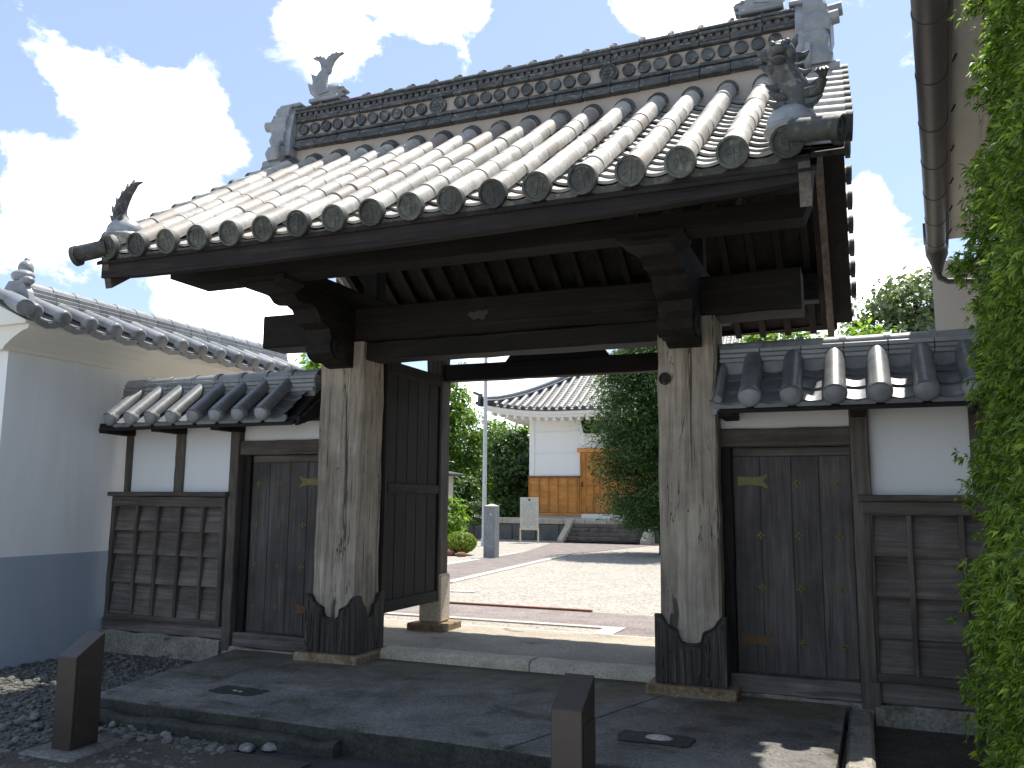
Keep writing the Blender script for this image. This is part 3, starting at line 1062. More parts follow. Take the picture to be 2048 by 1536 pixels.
# verge: short tiles laid outward over each gable edge, each with a round end
vr = MB().tube([(0, 0, 0), (.34, 0, 0)], .082, 14)
vr_me = vr.mesh('verge_tile', 40)
vr_me.materials.append(MT['tile'])
vc_me = MB().tube([(.02, 0, -.02), (.33, 0, 0)], .080, 14).mesh('verge_tile', 40)
vc_me.materials.append(MT['disc'])
vd = MB().disc((0, 0, 0), .098, .03, 'x', 20, .014, .18)
vd.box(-.010, .001, -.012, .012, -.06, .06, .003).box(-.010, .001, -.05, .05, -.01, .01, .003)
vd_me = vd.mesh('verge_disc', 35)
vd_me.materials.append(MT['disc'])
vp = MB()
vv, vf = [], []
for (xx, dz) in ((0, 0), (.31, -.016)):
    for tt in (0, -.02):
        for k in range(7):
            u = -1 + 2 * k / 6
            vv.append((xx, u * .16, -.05 - .03 * (1 - u * u) + dz + tt))
for k in range(6):
    vf += [(k, k + 1, 15 + k, 14 + k), (7 + k, 8 + k, 22 + k, 21 + k), (14 + k, 15 + k, 22 + k, 21 + k)]
vp.add(vv, vf)
vp_me = vp.mesh('verge_pan', 40)
vp_me.materials.append(MT['pan'])
for sgn in (1, -1):
    for side in (1, -1):
        xs = XC + side * 2.79
        nv = 10
        for k in range(nv):
            s = s_at(.03 + k * (LEN - .25) / (nv - 1))
            m = frame(xs, s, sgn, .0)
            flip = side if sgn == 1 else -side
            rot = Matrix.Identity(4) if flip == 1 else Matrix.Rotation(math.pi, 4, 'Z')
            big = .9 if k == 0 else 1.0
            mm = m @ Matrix.Translation((0, .03 if k else -.01, .06 if (k == 0 and side == 1) else 0.0)) @ rot @ Matrix.Rotation(R(4), 4, 'Y')
            if k == 0:
                mm = mm @ Matrix.Rotation(R(-22) * (1 if flip == 1 else -1), 4, 'Z')
            vt = place('verge_tile', vr_me if k else vc_me, None, roof, mm @ Matrix.Scale(big, 4))
            place('verge_disc', vd_me, None, roof, mm @ Matrix.Translation((.355 * big, 0, -.012)) @ Matrix.Rotation(math.pi, 4, 'Z') @ Matrix.Scale(big, 4))
            if k < nv - 1:
                s2 = s_at(.03 + (k + .5) * (LEN - .25) / (nv - 1))
                place('verge_pan', vp_me, None, roof, frame(xs, s2, sgn, 0) @ rot)

for sgn in (1, -1):
    for (xa, xb_) in ((2.83, 3.02), (-3.18, -2.99)):
        a = []
        for s in np.linspace(.02, SMAX, 9):
            y = YE + s if sgn == 1 else 2 * YR - YE - s
            a.append((y, zroll(s, XC + 2.8) - .115))
        poly = a + [(y, z - .035) for y, z in reversed(a)]
        build('verge_board', MB().prism(poly, 'x', xa, xb_), 'wood_y', roof)

# ---- main ridge
RY0, RY1 = YR - .155, YR + .155
RX0, RX1 = XC - 2.74, XC + 2.74


def sagz(x):
    return .03 * (abs(x - XC) / 2.74) ** 2


rg = build('ridge', MB().box(RX0, RX1, RY0 + .03, RY1 - .03, 5.20, 5.95), 'mortar', roof)
rg['label'] = 'tall stacked tile ridge with a row of round tile ends'
nl = 19
lw = (RX1 - RX0) / nl


def course(z0, z1, out, mat='ridge', name='ridge_tile', off=0.0):
    me = MB().box(0, lw - .006, 0, 2 * (RY1 - YR) + 2 * out, 0, z1 - z0, .006).mesh(name)
    me.materials.append(MT[mat])
    for i in range(nl):
        x = RX0 + i * lw + .003
        place(name, me, None, rg, Matrix.Translation((x, RY0 - out + random.gauss(0, .002), z0 + sagz(x + lw / 2) + random.gauss(0, .0015))))


course(5.495, 5.528, .06)
course(5.532, 5.562, .035)
course(5.566, 5.600, .012)
course(5.605, 5.640, .03)
course(5.815, 5.845, .03)
course(5.850, 5.880, .015)
course(5.915, 5.947, .035)
course(5.950, 5.976, .05)
rd_me = MB().disc((0, 0, 0), .063, .06, 'y', 16, .010, .2).mesh('ridge_disc', 35)
rd_me.materials.append(MT['ridge'])
cr = MB().disc((0, 0, 0), .095, .05, 'y', 22, .014, .14)
for k in range(6):
    a = k * math.pi / 3
    cr.ball((.042 * math.cos(a), -.004, .042 * math.sin(a)), (.02, .008, .02), 8, 5)
cr.ball((0, -.005, 0), (.018, .009, .018), 8, 5)
cr_me = cr.mesh('ridge_crest', 45)
cr_me.materials.append(MT['ridge'])
for side in (1, -1):
    k = 0
    x = RX0 + .10
    while x < RX1 - .06:
        dx = .153
        y = RY0 - .004 if side == 1 else RY1 + .004
        base = Matrix.Translation((x, y, 5.728 + sagz(x))) @ (Matrix.Identity(4) if side == 1 else Matrix.Rotation(math.pi, 4, 'Z'))
        near = min(abs(x - .906), abs(x + .985))
        if near > .12:
            place('ridge_disc', rd_me, None, rg, base)
        x += dx
    for xx in (.906, -.985):
        y = RY0 - .012 if side == 1 else RY1 + .012
        place('ridge_crest', cr_me, None, rg, Matrix.Translation((xx, y, 5.728 + sagz(xx))) @ (Matrix.Identity(4) if side == 1 else Matrix.Rotation(math.pi, 4, 'Z')))
# small scalloped tile ends in the band above the discs
mb = MB()
x = RX0 + .05
while x < RX1:
    mb.disc((x, RY0 - .02, 5.894 + sagz(x)), .026, .04, 'y', 8)
    x += .0765
stuff(build('scallop_band', mb, 'ridge', rg))
cap_me = arc_shell(.112, .106, 0, lw * 1.03, .02, R(-5), R(185), 12).mesh('ridge_cap', 40)
cap_me.materials.append(MT['ridge'])
ring_me = arc_shell(.128, .128, 0, .045, .03, R(0), R(180), 12)
ring_me.box(-.018, .018, 0, .045, .115, .150, .006)
ring_me = ring_me.mesh('cap_ring', 40)
ring_me.materials.append(MT['ridge'])
for i in range(nl):
    x = RX0 + i * lw
    m = Matrix.Translation((x + lw, YR, 5.972 + sagz(x + lw / 2))) @ Matrix.Rotation(math.pi / 2, 4, 'Z')
    place('ridge_cap', cap_me, None, rg, m)
    if i:
        place('cap_ring', ring_me, None, rg, Matrix.Translation((x + .02, YR, 5.972 + sagz(x))) @ Matrix.Rotation(math.pi / 2, 4, 'Z'))
# shadows in the mortar built as dark arcs where tile rows meet the ridge
dk_me = arc_shell(.103, .100, 0, .10, .03, R(0), R(180), 10).mesh('row_shadow', 40)
dk_me.materials.append(MT['ridge'])
for x in RX:
    place('row_shadow', dk_me, None, rg, frame(x, s_at(LEN - .255), 1, 0))


def mirror_parts(fn):
    fn(-1)
    fn(1)


def ridge_end(side):
    """stacked end ornament: shield plate, shoulder scrolls, bulging tiles and two projecting cylinders"""
    x0 = XC + side * 2.74
    sx = side

    def X(a):
        return x0 + sx * a
    e = build('ridge_end_tile', MB().prism([(YR - .27, 5.420), (YR + .27, 5.420), (YR + .25, 5.700), (YR + .20, 5.930), (YR + .12, 6.070), (YR - .12, 6.070), (YR - .20, 5.930), (YR - .25, 5.700)], 'x', *sorted((X(.0), X(.07)))), 'silver', rg)
    z = 5.370
    for k, (w, h, out) in enumerate(((.31, .17, .19), (.28, .17, .17), (.25, .20, .20), (.21, .14, .16))):
        mb = MB()
        pts = []
        sec = [(0, -w), (out, -w), (out + .025, -w + .03), (out + .025, w - .03), (out, w), (0, w)]
        sec = [(X(.07 + a), YR + b_) for a, b_ in sec]
        nn = len(sec)
        v = [(a, b_, z + .006) for a, b_ in sec] + [(X(.07) + (a - X(.07)) * 1.12, YR + (b_ - YR) * 1.07, z + h * .5) for a, b_ in sec] + [(a, b_, z + h - .008) for a, b_ in sec]
        f = [tuple(range(nn)), tuple(range(2 * nn, 3 * nn))]
        for j in range(2):
            for q in range(nn):
                f.append((j * nn + q, j * nn + (q + 1) % nn, (j + 1) * nn + (q + 1) % nn, (j + 1) * nn + q))
        build('shoulder_tile', mb.add(v, f), 'silver', e)
        z += h
    build('top_plate', MB().box(*sorted((X(-.05), X(.24))), YR - .17, YR + .17, 6.055, 6.100, .012), 'silver', e)
    for zz, yy, l in ((5.980, YR - .02, .40), (5.810, YR - .20, .37)):
        build('bird_perch', MB().tube([(X(.1), yy, zz), (X(l), yy, zz + .03)], .062, 14), 'silver', e, 40)
    build('bird_perch', MB().tube([(X(.1), YR - .22, 5.350), (X(.36), YR - .22, 5.350)], .062, 14), 'silver', e, 40)
    for sgn in (1, -1):
        mb = MB()
        pts = []
        for k in range(15):
            a = -1.9 + k * .42
            r = .13 - k * .0068
            pts.append((X(.1), YR + sgn * (.25 + .0 + r * math.cos(a)), 5.500 + r * math.sin(a)))
        mb.tube(pts, [.035 - k * .001 for k in range(15)], 8)
        build('scroll', mb, 'silver', e, 50)


ridge_end(-1)
ridge_end(1)


# ------------------------------------------------------------------ roof ornaments (things standing on the gate roof)
def fin(mb, pts, th, plane_y):
    """thin plate outline given in x, z"""
    mb.prism(pts, 'y', plane_y - th / 2, plane_y + th / 2)


def shachi(xb, side, label):
    z0 = 6.095
    t = thing('fish_ornament', label, 'roof ornament', (xb, YR, z0), 'fish ornaments on the gate ridge')

    def X(a):
        return xb - side * a       # +a points to the middle of the ridge
    build('plinth', MB().box(xb - .20, xb + .20, YR - .12, YR + .12, z0 - .005, z0 + .045, .012), 'silver', t)
    path = [(.21, .10), (.13, .11), (.04, .115), (-.06, .13), (-.125, .20), (-.125, .29), (-.085, .37), (-.045, .44)]
    rad = [.06, .10, .115, .12, .112, .095, .07, .05]
    body = build('body', MB().tube([(X(a), YR, z0 + c) for a, c in path], rad, 12, True, (1, .8)), 'silver', t, 50)
    mb = MB()
    fin(mb, [(X(a), z0 + c) for a, c in ((-.10, .36), (-.105, .45), (-.125, .52), (-.175, .575), (-.235, .60), (-.195, .605), (-.175, .62), (-.145, .605), (-.12, .615), (-.095, .585), (-.07, .59), (-.045, .545), (-.015, .585), (.02, .595), (.035, .615), (.07, .605), (.095, .62), (.125, .602), (.19, .60), (.12, .575), (.06, .525), (.025, .46), (.01, .38))], .05, YR)
    build('tail', mb, 'silver', t)
    for q, (a, c) in enumerate(((-.17, .27), (-.21, .16))):
        mb = MB()
        fin(mb, [(X(a + .09), z0 + c + .08), (X(a - .0), z0 + c + .10), (X(a - .075), z0 + c + .14), (X(a - .05), z0 + c + .05), (X(a - .03), z0 + c), (X(a + .03), z0 + c - .06), (X(a + .08), z0 + c - .04)], .05, YR)
        build('dorsal_fin', mb, 'silver', t)
    for sgn in (1, -1):
        mb = MB()
        fin(mb, [(X(a), z0 + c) for a, c in ((.06, .10), (.02, .22), (-.03, .20), (-.05, .25), (-.08, .18), (-.12, .19), (-.08, .08))], .025, YR + sgn * .09)
        build('pectoral_fin', mb, 'silver', t)
        build('eye', MB().ball((X(.17), YR + sgn * .055, z0 + .15), .024, 8, 6), 'silver', t, 60)
    mb = MB()
    mb.prism([(X(a), z0 + c) for a, c in ((.16, .17), (.235, .155), (.26, .125), (.245, .105), (.18, .10))], 'y', YR - .05, YR + .05)
    mb.prism([(X(a), z0 + c) for a, c in ((.16, .07), (.23, .075), (.245, .055), (.20, .04), (.15, .045))], 'y', YR - .045, YR + .045)
    build('jaw', mb, 'silver', t)


shachi(XC - 2.42, -1, 'grey tile fish with raised forked tail on the far left ridge end')
shachi(XC + 2.44, 1, 'grey tile fish ornament at the right ridge end, cut by the top edge')


def dragon(x, side, k, label):
    s = .12
    y, z = YE + s, zroll(s, x) + .075
    t = thing('dragon_ornament', label, 'roof ornament', (x, y, z - .05), 'dragon ornaments on the roof corners')

    def P(a, b_, c):
        return (x + side * a * k, y + b_ * k, z + c * k)
    mb = MB()
    mb.ball(P(0, .06, .02), (.155 * k, .15 * k, .115 * k), 16, 10)
    mb.ball(P(0, .06, -.03), (.175 * k, .17 * k, .06 * k), 16, 6)
    build('domed_cap', mb, 'silver', t, 60)
    if side < 0:
        path = [(.01, .06, .05), (.05, .06, .12), (.07, .05, .19), (.055, .05, .26), (.02, .05, .32), (-.02, .05, .375), (-.07, .05, .415), (-.12, .04, .435), (-.18, .04, .44)]
        rad = [.085, .070, .060, .054, .048, .040, .030, .018, .006]
    else:
        path = [(.02, .06, .08), (.06, .05, .17), (.0, .02, .27), (-.05, -.02, .36), (-.03, -.05, .45)]
        rad = [.10, .10, .09, .085, .08]
    body = build('body', MB().tube([P(*p) for p in path], [r * k for r in rad], 10), 'ridge', t, 50)
    mb = MB()
    rnd = random.Random(5 + side)
    spikes = [((.09, .05, .13), (.18, .05, .19)), ((.10, .05, .20), (.165, .05, .275)), ((.07, .05, .27), (.12, .05, .345)), ((.03, .05, .33), (.06, .05, .405)), ((-.02, .05, .39), (.0, .05, .455)),
              ((-.07, .05, .43), (-.07, .05, .48)), ((.0, -.01, .10), (-.07, -.06, .14)), ((.02, -.01, .2), (-.03, -.06, .23))]
    if side > 0:
        spikes = [((-.04, -.03, .48), (-.10, -.05, .57)), ((.02, -.03, .48), (.06, -.04, .55)), ((-.10, -.05, .42), (-.19, -.08, .47)), ((-.09, -.06, .34), (-.17, -.09, .36)),
                  ((.05, .0, .42), (.12, .02, .46)), ((.05, .03, .33), (.13, .03, .34)), ((.08, .03, .22), (.17, .02, .27)), ((.09, .0, .14), (.19, -.03, .19)), ((.1, -.03, .1), (.19, -.07, .12)),
                  ((-.06, .0, .24), (-.14, -.04, .25)), ((-.05, .0, .12), (-.13, -.05, .14)), ((-.04, .0, .17), (-.12, -.07, .19))]
    for a, b_ in spikes:
        a_, b2 = Vector(P(*a)), Vector(P(*b_))
        mid = (a_ + b2) / 2 + Vector((0, 0, -.015 * k))
        build('spine', MB().tube([a_, mid, b2], [.035 * k, .026 * k, .006 * k], 6), 'ridge', t, 50)
    if side > 0:
        mb = MB()
        mb.ball(P(-.04, -.08, .43), (.085 * k, .075 * k, .07 * k), 12, 8)
        mb.ball(P(-.055, -.15, .41), (.055 * k, .06 * k, .035 * k), 10, 6)
        mb.ball(P(-.05, -.13, .355), (.048 * k, .055 * k, .02 * k), 10, 5)
        build('head', mb, 'ridge', t, 55)
        mb = MB()
        for sg in (-1, 1):
            mb.ball(P(-.04 + sg * .045, -.13, .465), (.02 * k,) * 3, 8, 6)
            mb.ball(P(-.045 + sg * .03, -.20, .425), (.016 * k,) * 3, 8, 5)
        build('eyes', mb, 'ridge', t, 55)
        mb = MB()
        mb.tube([P(.10, -.02, .16), P(.17, -.08, .15), P(.20, -.13, .20)], [.045 * k, .035 * k, .028 * k], 8)
        for q in range(4):
            mb.tube([P(.20, -.13, .20), P(.19 + q * .02 - .03, -.17, .235), P(.185 + q * .025 - .03, -.19, .215)], [.016 * k, .013 * k, .005 * k], 6)
        build('claw', mb, 'ridge', t, 50)


dragon(XC - 2.80, -1, 1.02, 'dark tile dragon tail ornament on the far left eave corner')
dragon(XC + 2.80, 1, 1.02, 'horned tile dragon ornament on domed cap at the right eave corner')


# ------------------------------------------------------------------ wing walls
def coping(parent, x0, x1, rolls, yc, ze, zr, half, r, endr=.092, mats=('darktile', 'silver'), axis='x'):
    """small gabled tile coping: pans, one round tile per row and a layered ridge; runs along x"""
    ye = yc - half
    yr = yc - .10
    run = yr - ye
    th = math.atan2(zr - ze, run)
    ln = math.hypot(run, zr - ze)
    me = arc_shell(r, r * .94, 0, ln + .06, .016, R(-10), R(190), 12).mesh('roll_tile', 40)
    me.materials.append(MT[mats[0]])
    dme = MB()
    sec = []
    dme.tube([(0, .05, 0), (0, .0, 0), (0, -.018, 0), (0, -.034, 0), (0, -.042, 0)], [endr * .96, endr, endr * .97, endr * .75, endr * .35], 20)
    dme = dme.mesh('round_end', 50)
    dme.materials.append(MT[mats[1]])
    sp = rolls[1] - rolls[0]
    pm = pan_mesh(sp * .86, ln * .45, .04, .018, 'pan_tile', mats[0], .022)
    lip = MB().prism([(-sp * .5, .015), (-sp * .3, -.02), (0, -.035), (sp * .3, -.02), (sp * .5, .015), (sp * .5, -.035), (sp * .3, -.078), (0, -.10), (-sp * .3, -.078), (-sp * .5, -.035)], 'y', -.016, .012).mesh('eave_lip', 30)
    lip.materials.append(MT[mats[0]])
    parts = []
    for sgn in (1, -1):
        def F(x, d, lift=0):
            y = ye + d * math.cos(th) if sgn == 1 else 2 * yc - ye - d * math.cos(th)
            m = Matrix.Translation((x, y, ze + d * math.sin(th)))
            if sgn == -1:
                m = m @ Matrix.Rotation(math.pi, 4, 'Z')
            return m @ Matrix.Rotation(th, 4, 'X') @ Matrix.Translation((0, 0, lift))
        for x in rolls:
            place('roll_tile', me, None, parent, F(x, 0) @ Matrix.Rotation(random.gauss(0, .006), 4, 'Z'))
            place('round_end', dme, None, parent, F(x, 0) @ Matrix.Translation((0, .012, -.004)) @ Matrix.Rotation(-th * .6, 4, 'X'))
        xs = [rolls[0] - sp / 2] + [x + sp / 2 for x in rolls]
        for x in xs:
            if x - sp * .3 < x0 or x + sp * .3 > x1:
                continue
            for q in range(3):
                place('pan_tile', pm, None, parent, F(x, ln * .34 * q, -.045))
            place('eave_lip', lip, None, parent, F(x, 0, -.045) @ Matrix.Translation((0, .01, 0)) @ Matrix.Rotation(-th * .5, 4, 'X'))
    # ground of the roof below the tiles
    a = [(ye + .03, ze - .10), (yc, ze - .10 + (zr - ze) * (yc - ye) / run), (2 * yc - ye - .03, ze - .10), (2 * yc - ye - .03, ze - .13), (yc, zr - .16), (ye + .03, ze - .13)]
    b = build('roof_bed', MB().prism(a, 'x', x0 + .01, x1 - .01), 'wood_x', parent)
    build('ridge_bed', MB().box(x0 + .02, x1 - .02, yc - .105, yc + .105, zr - .2, zr + .03), mats[0], parent)
    return zr


def ridge_courses(parent, x0, x1, yc, z0, z1, n, half, tl=.30, mat='silver', cap=True):
    h = (z1 - z0) / n
    nn = max(1, round((x1 - x0) / tl))
    l = (x1 - x0) / nn
    for k in range(n):
        w = half - .006 * (k % 2) - .008 * k
        me = MB().box(0, l - .003, -w, w, 0, h - .005, .005).mesh('ridge_tile')
        me.materials.append(MT[mat])
        off = 0
        for i in range(nn):
            place('ridge_tile', me, None, parent, Matrix.Translation((x0 + i * l + off, yc + random.gauss(0, .0015), z0 + k * h + .002)))
    if cap:
        me = arc_shell(half * .62, half * .58, 0, l * 1.02, .015, R(-5), R(185), 10).mesh('ridge_cap', 40)
        me.materials.append(MT[mat])
        rm = MB()
        v = arc_shell(half * .70, half * .70, 0, .05, .02, R(0), R(180), 10)
        rme = v.mesh('cap_ring', 40)
        rme.materials.append(MT[mat])
        for i in range(nn):
            place('ridge_cap', me, None, parent, Matrix.Translation((x0 + (i + 1) * l, yc, z1 - .01)) @ Matrix.Rotation(math.pi / 2, 4, 'Z'))
            if i:
                place('cap_ring', rme, None, parent, Matrix.Translation((x0 + i * l + .02, yc, z1 - .01)) @ Matrix.Rotation(math.pi / 2, 4, 'Z'))


star = []
for k in range(16):
    a = k * math.pi / 8
    rr = {0: .040, 1: .022, 2: .012, 3: .022}[k % 4]
    star.append((rr * math.cos(a), rr * math.sin(a)))
star_me = MB().prism(star, 'y', -.006, 0).ball((0, -.006, 0), (.012, .012, .012), 8, 5).mesh('star_stud', 30)
star_me.materials.append(MT['brass'])


def wing_door(parent, x0, x1, yd, hinge_left, cols, hinge_x0, hinge_x1):
    build('door_light_stop', MB().box(x0 - .09, x1 + .06, yd + .075, yd + .10, -.05, 2.05), 'wood_z', parent)  # added board keeps courtyard light from showing through the door gaps
    d = build('door', MB().box(x0 - .008, x1 + .010, yd + .012, yd + .05, .165, 1.985), 'door', parent)
    n = 4
    w = (x1 - x0) / n
    edges = [x0, x0 + w * .95, x0 + w * 2.02, x0 + w * 2.95, x1]
    for i in range(n):
        build('plank', MB().box(edges[i] + .003, edges[i + 1] - .003, yd, yd + .03, .175, 1.93 + random.uniform(-.002, .002), .004), 'door', d)
    build('rail', MB().box(x0, x1, yd - .004, yd + .04, 1.933, 2.006, .005), 'grey_x', d)
    for r in range(4):
        z = 1.705 - r * .4265
        for c, cx in enumerate(cols):
            if (r in (0, 3)) and ((hinge_left and c == 0) or (not hinge_left and c == 2)):
                continue
            place('star_stud', star_me, None, d, Matrix.Translation((cx, yd - .001, z)) @ Matrix.Rotation(random.uniform(-.2, .2), 4, 'Y'))
    for (zc, mt, hh) in ((1.725, 'brass', .05), (.43, 'rust', .052)):
        a, b = (hinge_x0, hinge_x1) if hinge_left else (hinge_x1, hinge_x0)
        poly = [(a, zc - hh * .8), (a + (b - a) * .45, zc - hh * .62), (a + (b - a) * .75, zc - hh * .8), (b, zc - hh * 1.3), (a + (b - a) * .93, zc - hh * .55), (a + (b - a) * .82, zc),
                (a + (b - a) * .93, zc + hh * .55), (b, zc + hh * 1.2), (a + (b - a) * .75, zc + hh * .8), (a + (b - a) * .45, zc + hh * .62), (a, zc + hh * .8)]
        build('hinge_plate', MB().prism(poly, 'y', yd - .007, yd + .001), mt, d)
    return d


def wainscot(parent, x0, x1, battens, ycap, zs):
    """clapboards behind thin battens under a projecting cap rail"""
    build('cap_rail', MB().timber(x0 - .03, x1 + .03, ycap - .03, .19, 1.565, 1.615, 'x', .008, 8, .002), 'grey_x', parent)
    build('upper_rail', MB().timber(x0, x1, ycap + .01, .19, 1.455, 1.562, 'x', .006, 8, .002), 'grey_x', parent)
    build('bottom_rail', MB().timber(x0, x1, ycap + .012, .19, zs[-1] - .06, zs[-1], 'x', .006, 8, .002), 'grey_x', parent)
    for z1, z0 in zip(zs[:-1], zs[1:]):
        poly = [(ycap + .038, z0 - .016), (ycap + .070, z0 - .016), (ycap + .100, z1), (ycap + .084, z1)]
        bw = [x0] + sorted(battens) + [x1]
        build('clapboard', MB().prism(poly, 'x', x0 + .01, x1 - .01), 'panel_x', parent)
    for bx in battens:
        build('batten', MB().timber(bx - .019, bx + .019, ycap + .012, ycap + .06, zs[-1], 1.456, 'z', .005, 6, .002), 'grey_z', parent)
    for bx in (x0 + .025, x1 - .025):
        build('frame_stile', MB().timber(bx - .025, bx + .025, ycap + .008, ycap + .12, zs[-1] - .06, 1.455, 'z', .006, 6, .002), 'grey_z', parent)


# left wing
wl = thing('wing_wall', 'white plaster wing wall with small door left of the gate', 'wall', (-3.6, .2, 0), 'wing walls beside the gate')
YW = .20
for (a, b) in ((-4.72, -4.062), (-3.946, -3.252)):
    build('plaster_panel', MB().box(a, b, YW - .01, YW + .05, 1.60, 2.36), 'white', wl)
build('plaster_panel', MB().box(-3.136, -2.05, YW - .01, YW + .05, 2.165, 2.36), 'white', wl)
build('wall_core', MB().box(-4.78, -3.2, YW + .06, YW + .12, -.1, 2.36), 'white', wl)
build('wall_core', MB().box(-3.2, -2.05, YW + .06, YW + .12, 2.01, 2.36), 'white', wl)
for (a, b, z0, z1, y0) in ((-4.80, -4.72, .1, 2.38, YW - .05), (-4.06, -3.948, 1.60, 2.38, YW - .05), (-3.25, -3.138, -.02, 2.38, YW - .10)):
    build('timber_post', MB().timber(a, b, y0, YW + .10, z0, z1, 'z', .008, 10, .002), 'grey_z', wl)
build('lintel', MB().timber(-3.137, -2.05, YW - .07, YW + .10, 2.01, 2.163, 'x', .008, 8, .002), 'grey_x', wl)
build('jamb', MB().timber(-3.13, -3.03, YW - .02, YW + .10, .16, 2.01, 'z', .006, 8, .002), 'wood_z', wl)
build('door_sill', MB().timber(-3.13, -2.07, YW - .06, YW + .12, .02, .160, 'x', .008, 8, .002), 'panel_x', wl)
build('wall_sill', MB().timber(-4.95, -3.252, YW - .08, YW + .10, .085, .215, 'x', .008, 8, .002), 'panel_x', wl)
build('foundation_stone', MB().timber(-4.95, -3.26, YW - .11, YW + .12, -.3, .085, 'x', .015, 10, .006), 'foundation', wl)
build('foundation_stone', MB().timber(-3.24, -2.10, YW - .09, YW + .12, -.3, .018, 'x', .012, 8, .004), 'foundation', wl)
wainscot(wl, -4.87, -3.255, [-4.495, -4.20, -3.88, -3.56], .06, [1.456, 1.20, .94, .63, .275])
wing_door(wl, -3.03, -2.055, YW + .02, False, [-2.935, -2.645, -2.35], -2.42, -2.16)
rolls = [-4.59 + .2925 * i for i in range(8)]
coping(wl, -4.78, -2.16, rolls, YW, 2.405, 2.72, .50, .078, .083, ('darktile', 'silver'))
ridge_courses(wl, -4.84, -2.19, YW, 2.66, 2.845, 4, .125, .32, 'silver')
for bx in (-4.76, -4.0, -3.19):
    build('eave_bracket', MB().timber(bx - .06, bx + .06, -.22, .62, 2.255, 2.345, 'y', .006, 5, .002), 'wood_y', wl)
build('eave_beam', MB().timber(-4.80, -2.12, -.23, -.14, 2.30, 2.365, 'x', .006, 8, .002), 'wood_x', wl)
build('end_board', MB().prism([(-.26, 2.27), (-.22, 2.34), (YW, 2.64), (.62, 2.34), (.66, 2.27), (YW, 2.42)], 'x', -2.155, -2.115), 'wood_y', wl)

# right wing
wr = thing('wing_wall', 'white plaster wing wall with studded door right of the gate, behind the hedge', 'wall', (3.0, .2, 0), 'wing walls beside the gate')
build('plaster_panel', MB().box(3.10, 3.815, YW - .01, YW + .05, 1.60, 2.36), 'white', wr)
build('plaster_panel', MB().box(3.95, 4.5, YW - .01, YW + .05, 1.60, 2.36), 'white', wr)
build('plaster_panel', MB().box(1.935, 2.955, YW - .01, YW + .05, 2.165, 2.36), 'white', wr)
build('wall_core', MB().box(3.0, 4.55, YW + .06, YW + .12, -.1, 2.36), 'white', wr)
build('wall_core', MB().box(1.935, 3.0, YW + .06, YW + .12, 2.01, 2.36), 'white', wr)
for (a, b, z0, z1, y0) in ((2.958, 3.098, -.02, 2.38, YW - .09), (3.818, 3.948, 1.60, 2.38, YW - .05)):
    build('timber_post', MB().timber(a, b, y0, YW + .10, z0, z1, 'z', .008, 10, .002), 'grey_z', wr)
build('lintel', MB().timber(1.935, 2.956, YW - .06, YW + .10, 2.008, 2.163, 'x', .008, 8, .002), 'grey_x', wr)
build('jamb', MB().timber(1.935, 2.02, YW - .03, YW + .10, .16, 2.008, 'z', .006, 8, .002), 'wood_z', wr)
build('door_sill', MB().timber(1.94, 2.956, YW - .05, YW + .12, .02, .160, 'x', .008, 8, .002), 'panel_x', wr)
build('wall_sill', MB().timber(3.03, 4.5, YW - .06, YW + .10, .03, .195, 'x', .008, 8, .002), 'panel_x', wr)
build('foundation_stone', MB().timber(3.05, 4.5, YW - .10, YW + .12, -.3, .030, 'x', .015, 10, .006), 'foundation', wr)
build('foundation_stone', MB().timber(2.0, 3.04, YW - .08, YW + .12, -.3, .018, 'x', .012, 8, .004), 'foundation', wr)
wainscot(wr, 3.03, 4.5, [3.355, 3.71, 4.07], .08, [1.456, 1.155, .845, .54, .255])
wing_door(wr, 2.02, 2.955, YW + .02, True, [2.235, 2.535, 2.845], 2.06, 2.31)
rolls = [2.235 + .318 * i for i in range(8)]
coping(wr, 1.98, 4.6, rolls, YW, 2.385, 2.72, .50, .084, .092, ('darktile', 'silver'))
ridge_courses(wr, 1.955, 4.6, YW, 2.72, 2.845, 3, .13, .318, 'silver')
for bx in (2.03, 3.03, 3.88):
    build('eave_bracket', MB().timber(bx - .06, bx + .06, -.22, .62, 2.235, 2.325, 'y', .006, 5, .002), 'wood_y', wr)
build('eave_beam', MB().timber(1.96, 4.6, -.23, -.14, 2.275, 2.345, 'x', .006, 8, .002), 'wood_x', wr)
build('end_board', MB().prism([(-.28, 2.25), (-.24, 2.33), (YW, 2.64), (.64, 2.33), (.68, 2.25), (YW, 2.42)], 'x', 1.94, 1.975), 'silver', wr)
build('end_tile', MB().tube([(1.985, -.29, 2.37), (1.985, -.15, 2.46), (1.985, .06, 2.64), (1.985, YW, 2.76)], .035, 8), 'silver', wr, 40)

# ------------------------------------------------------------------ plastered storehouse wall at the left
sh = thing('plaster_outbuilding', 'white plastered outbuilding with blue grey skirting and tiled roof', 'building', (-5.5, 1.2, -.16))
build('wall', MB().box(-5.23, -4.97, -1.27, 3.45, -.3, 3.12), 'oldwhite', sh)
build('skirting', MB().box(-5.242, -4.958, -1.282, 3.462, -.3, .945), 'bluegrey', sh)
prof = [(-4.97, 3.02), (-4.935, 3.03), (-4.92, 3.06), (-4.80, 3.14), (-4.68, 3.20), (-4.60, 3.22), (-4.58, 3.275), (-5.10, 3.43), (-5.62, 3.275), (-5.60, 3.22), (-5.52, 3.20), (-5.40, 3.14), (-5.28, 3.06), (-5.265, 3.03), (-5.23, 3.02)]
build('cornice', MB().prism(prof, 'y', -1.36, 3.52), 'mould', sh)
XR = -5.10
th_ = math.atan2(.22, .56)
me = arc_shell(.083, .078, 0, .60, .016, R(-10), R(190), 12).mesh('roll_tile', 40)
me.materials.append(MT['silver'])
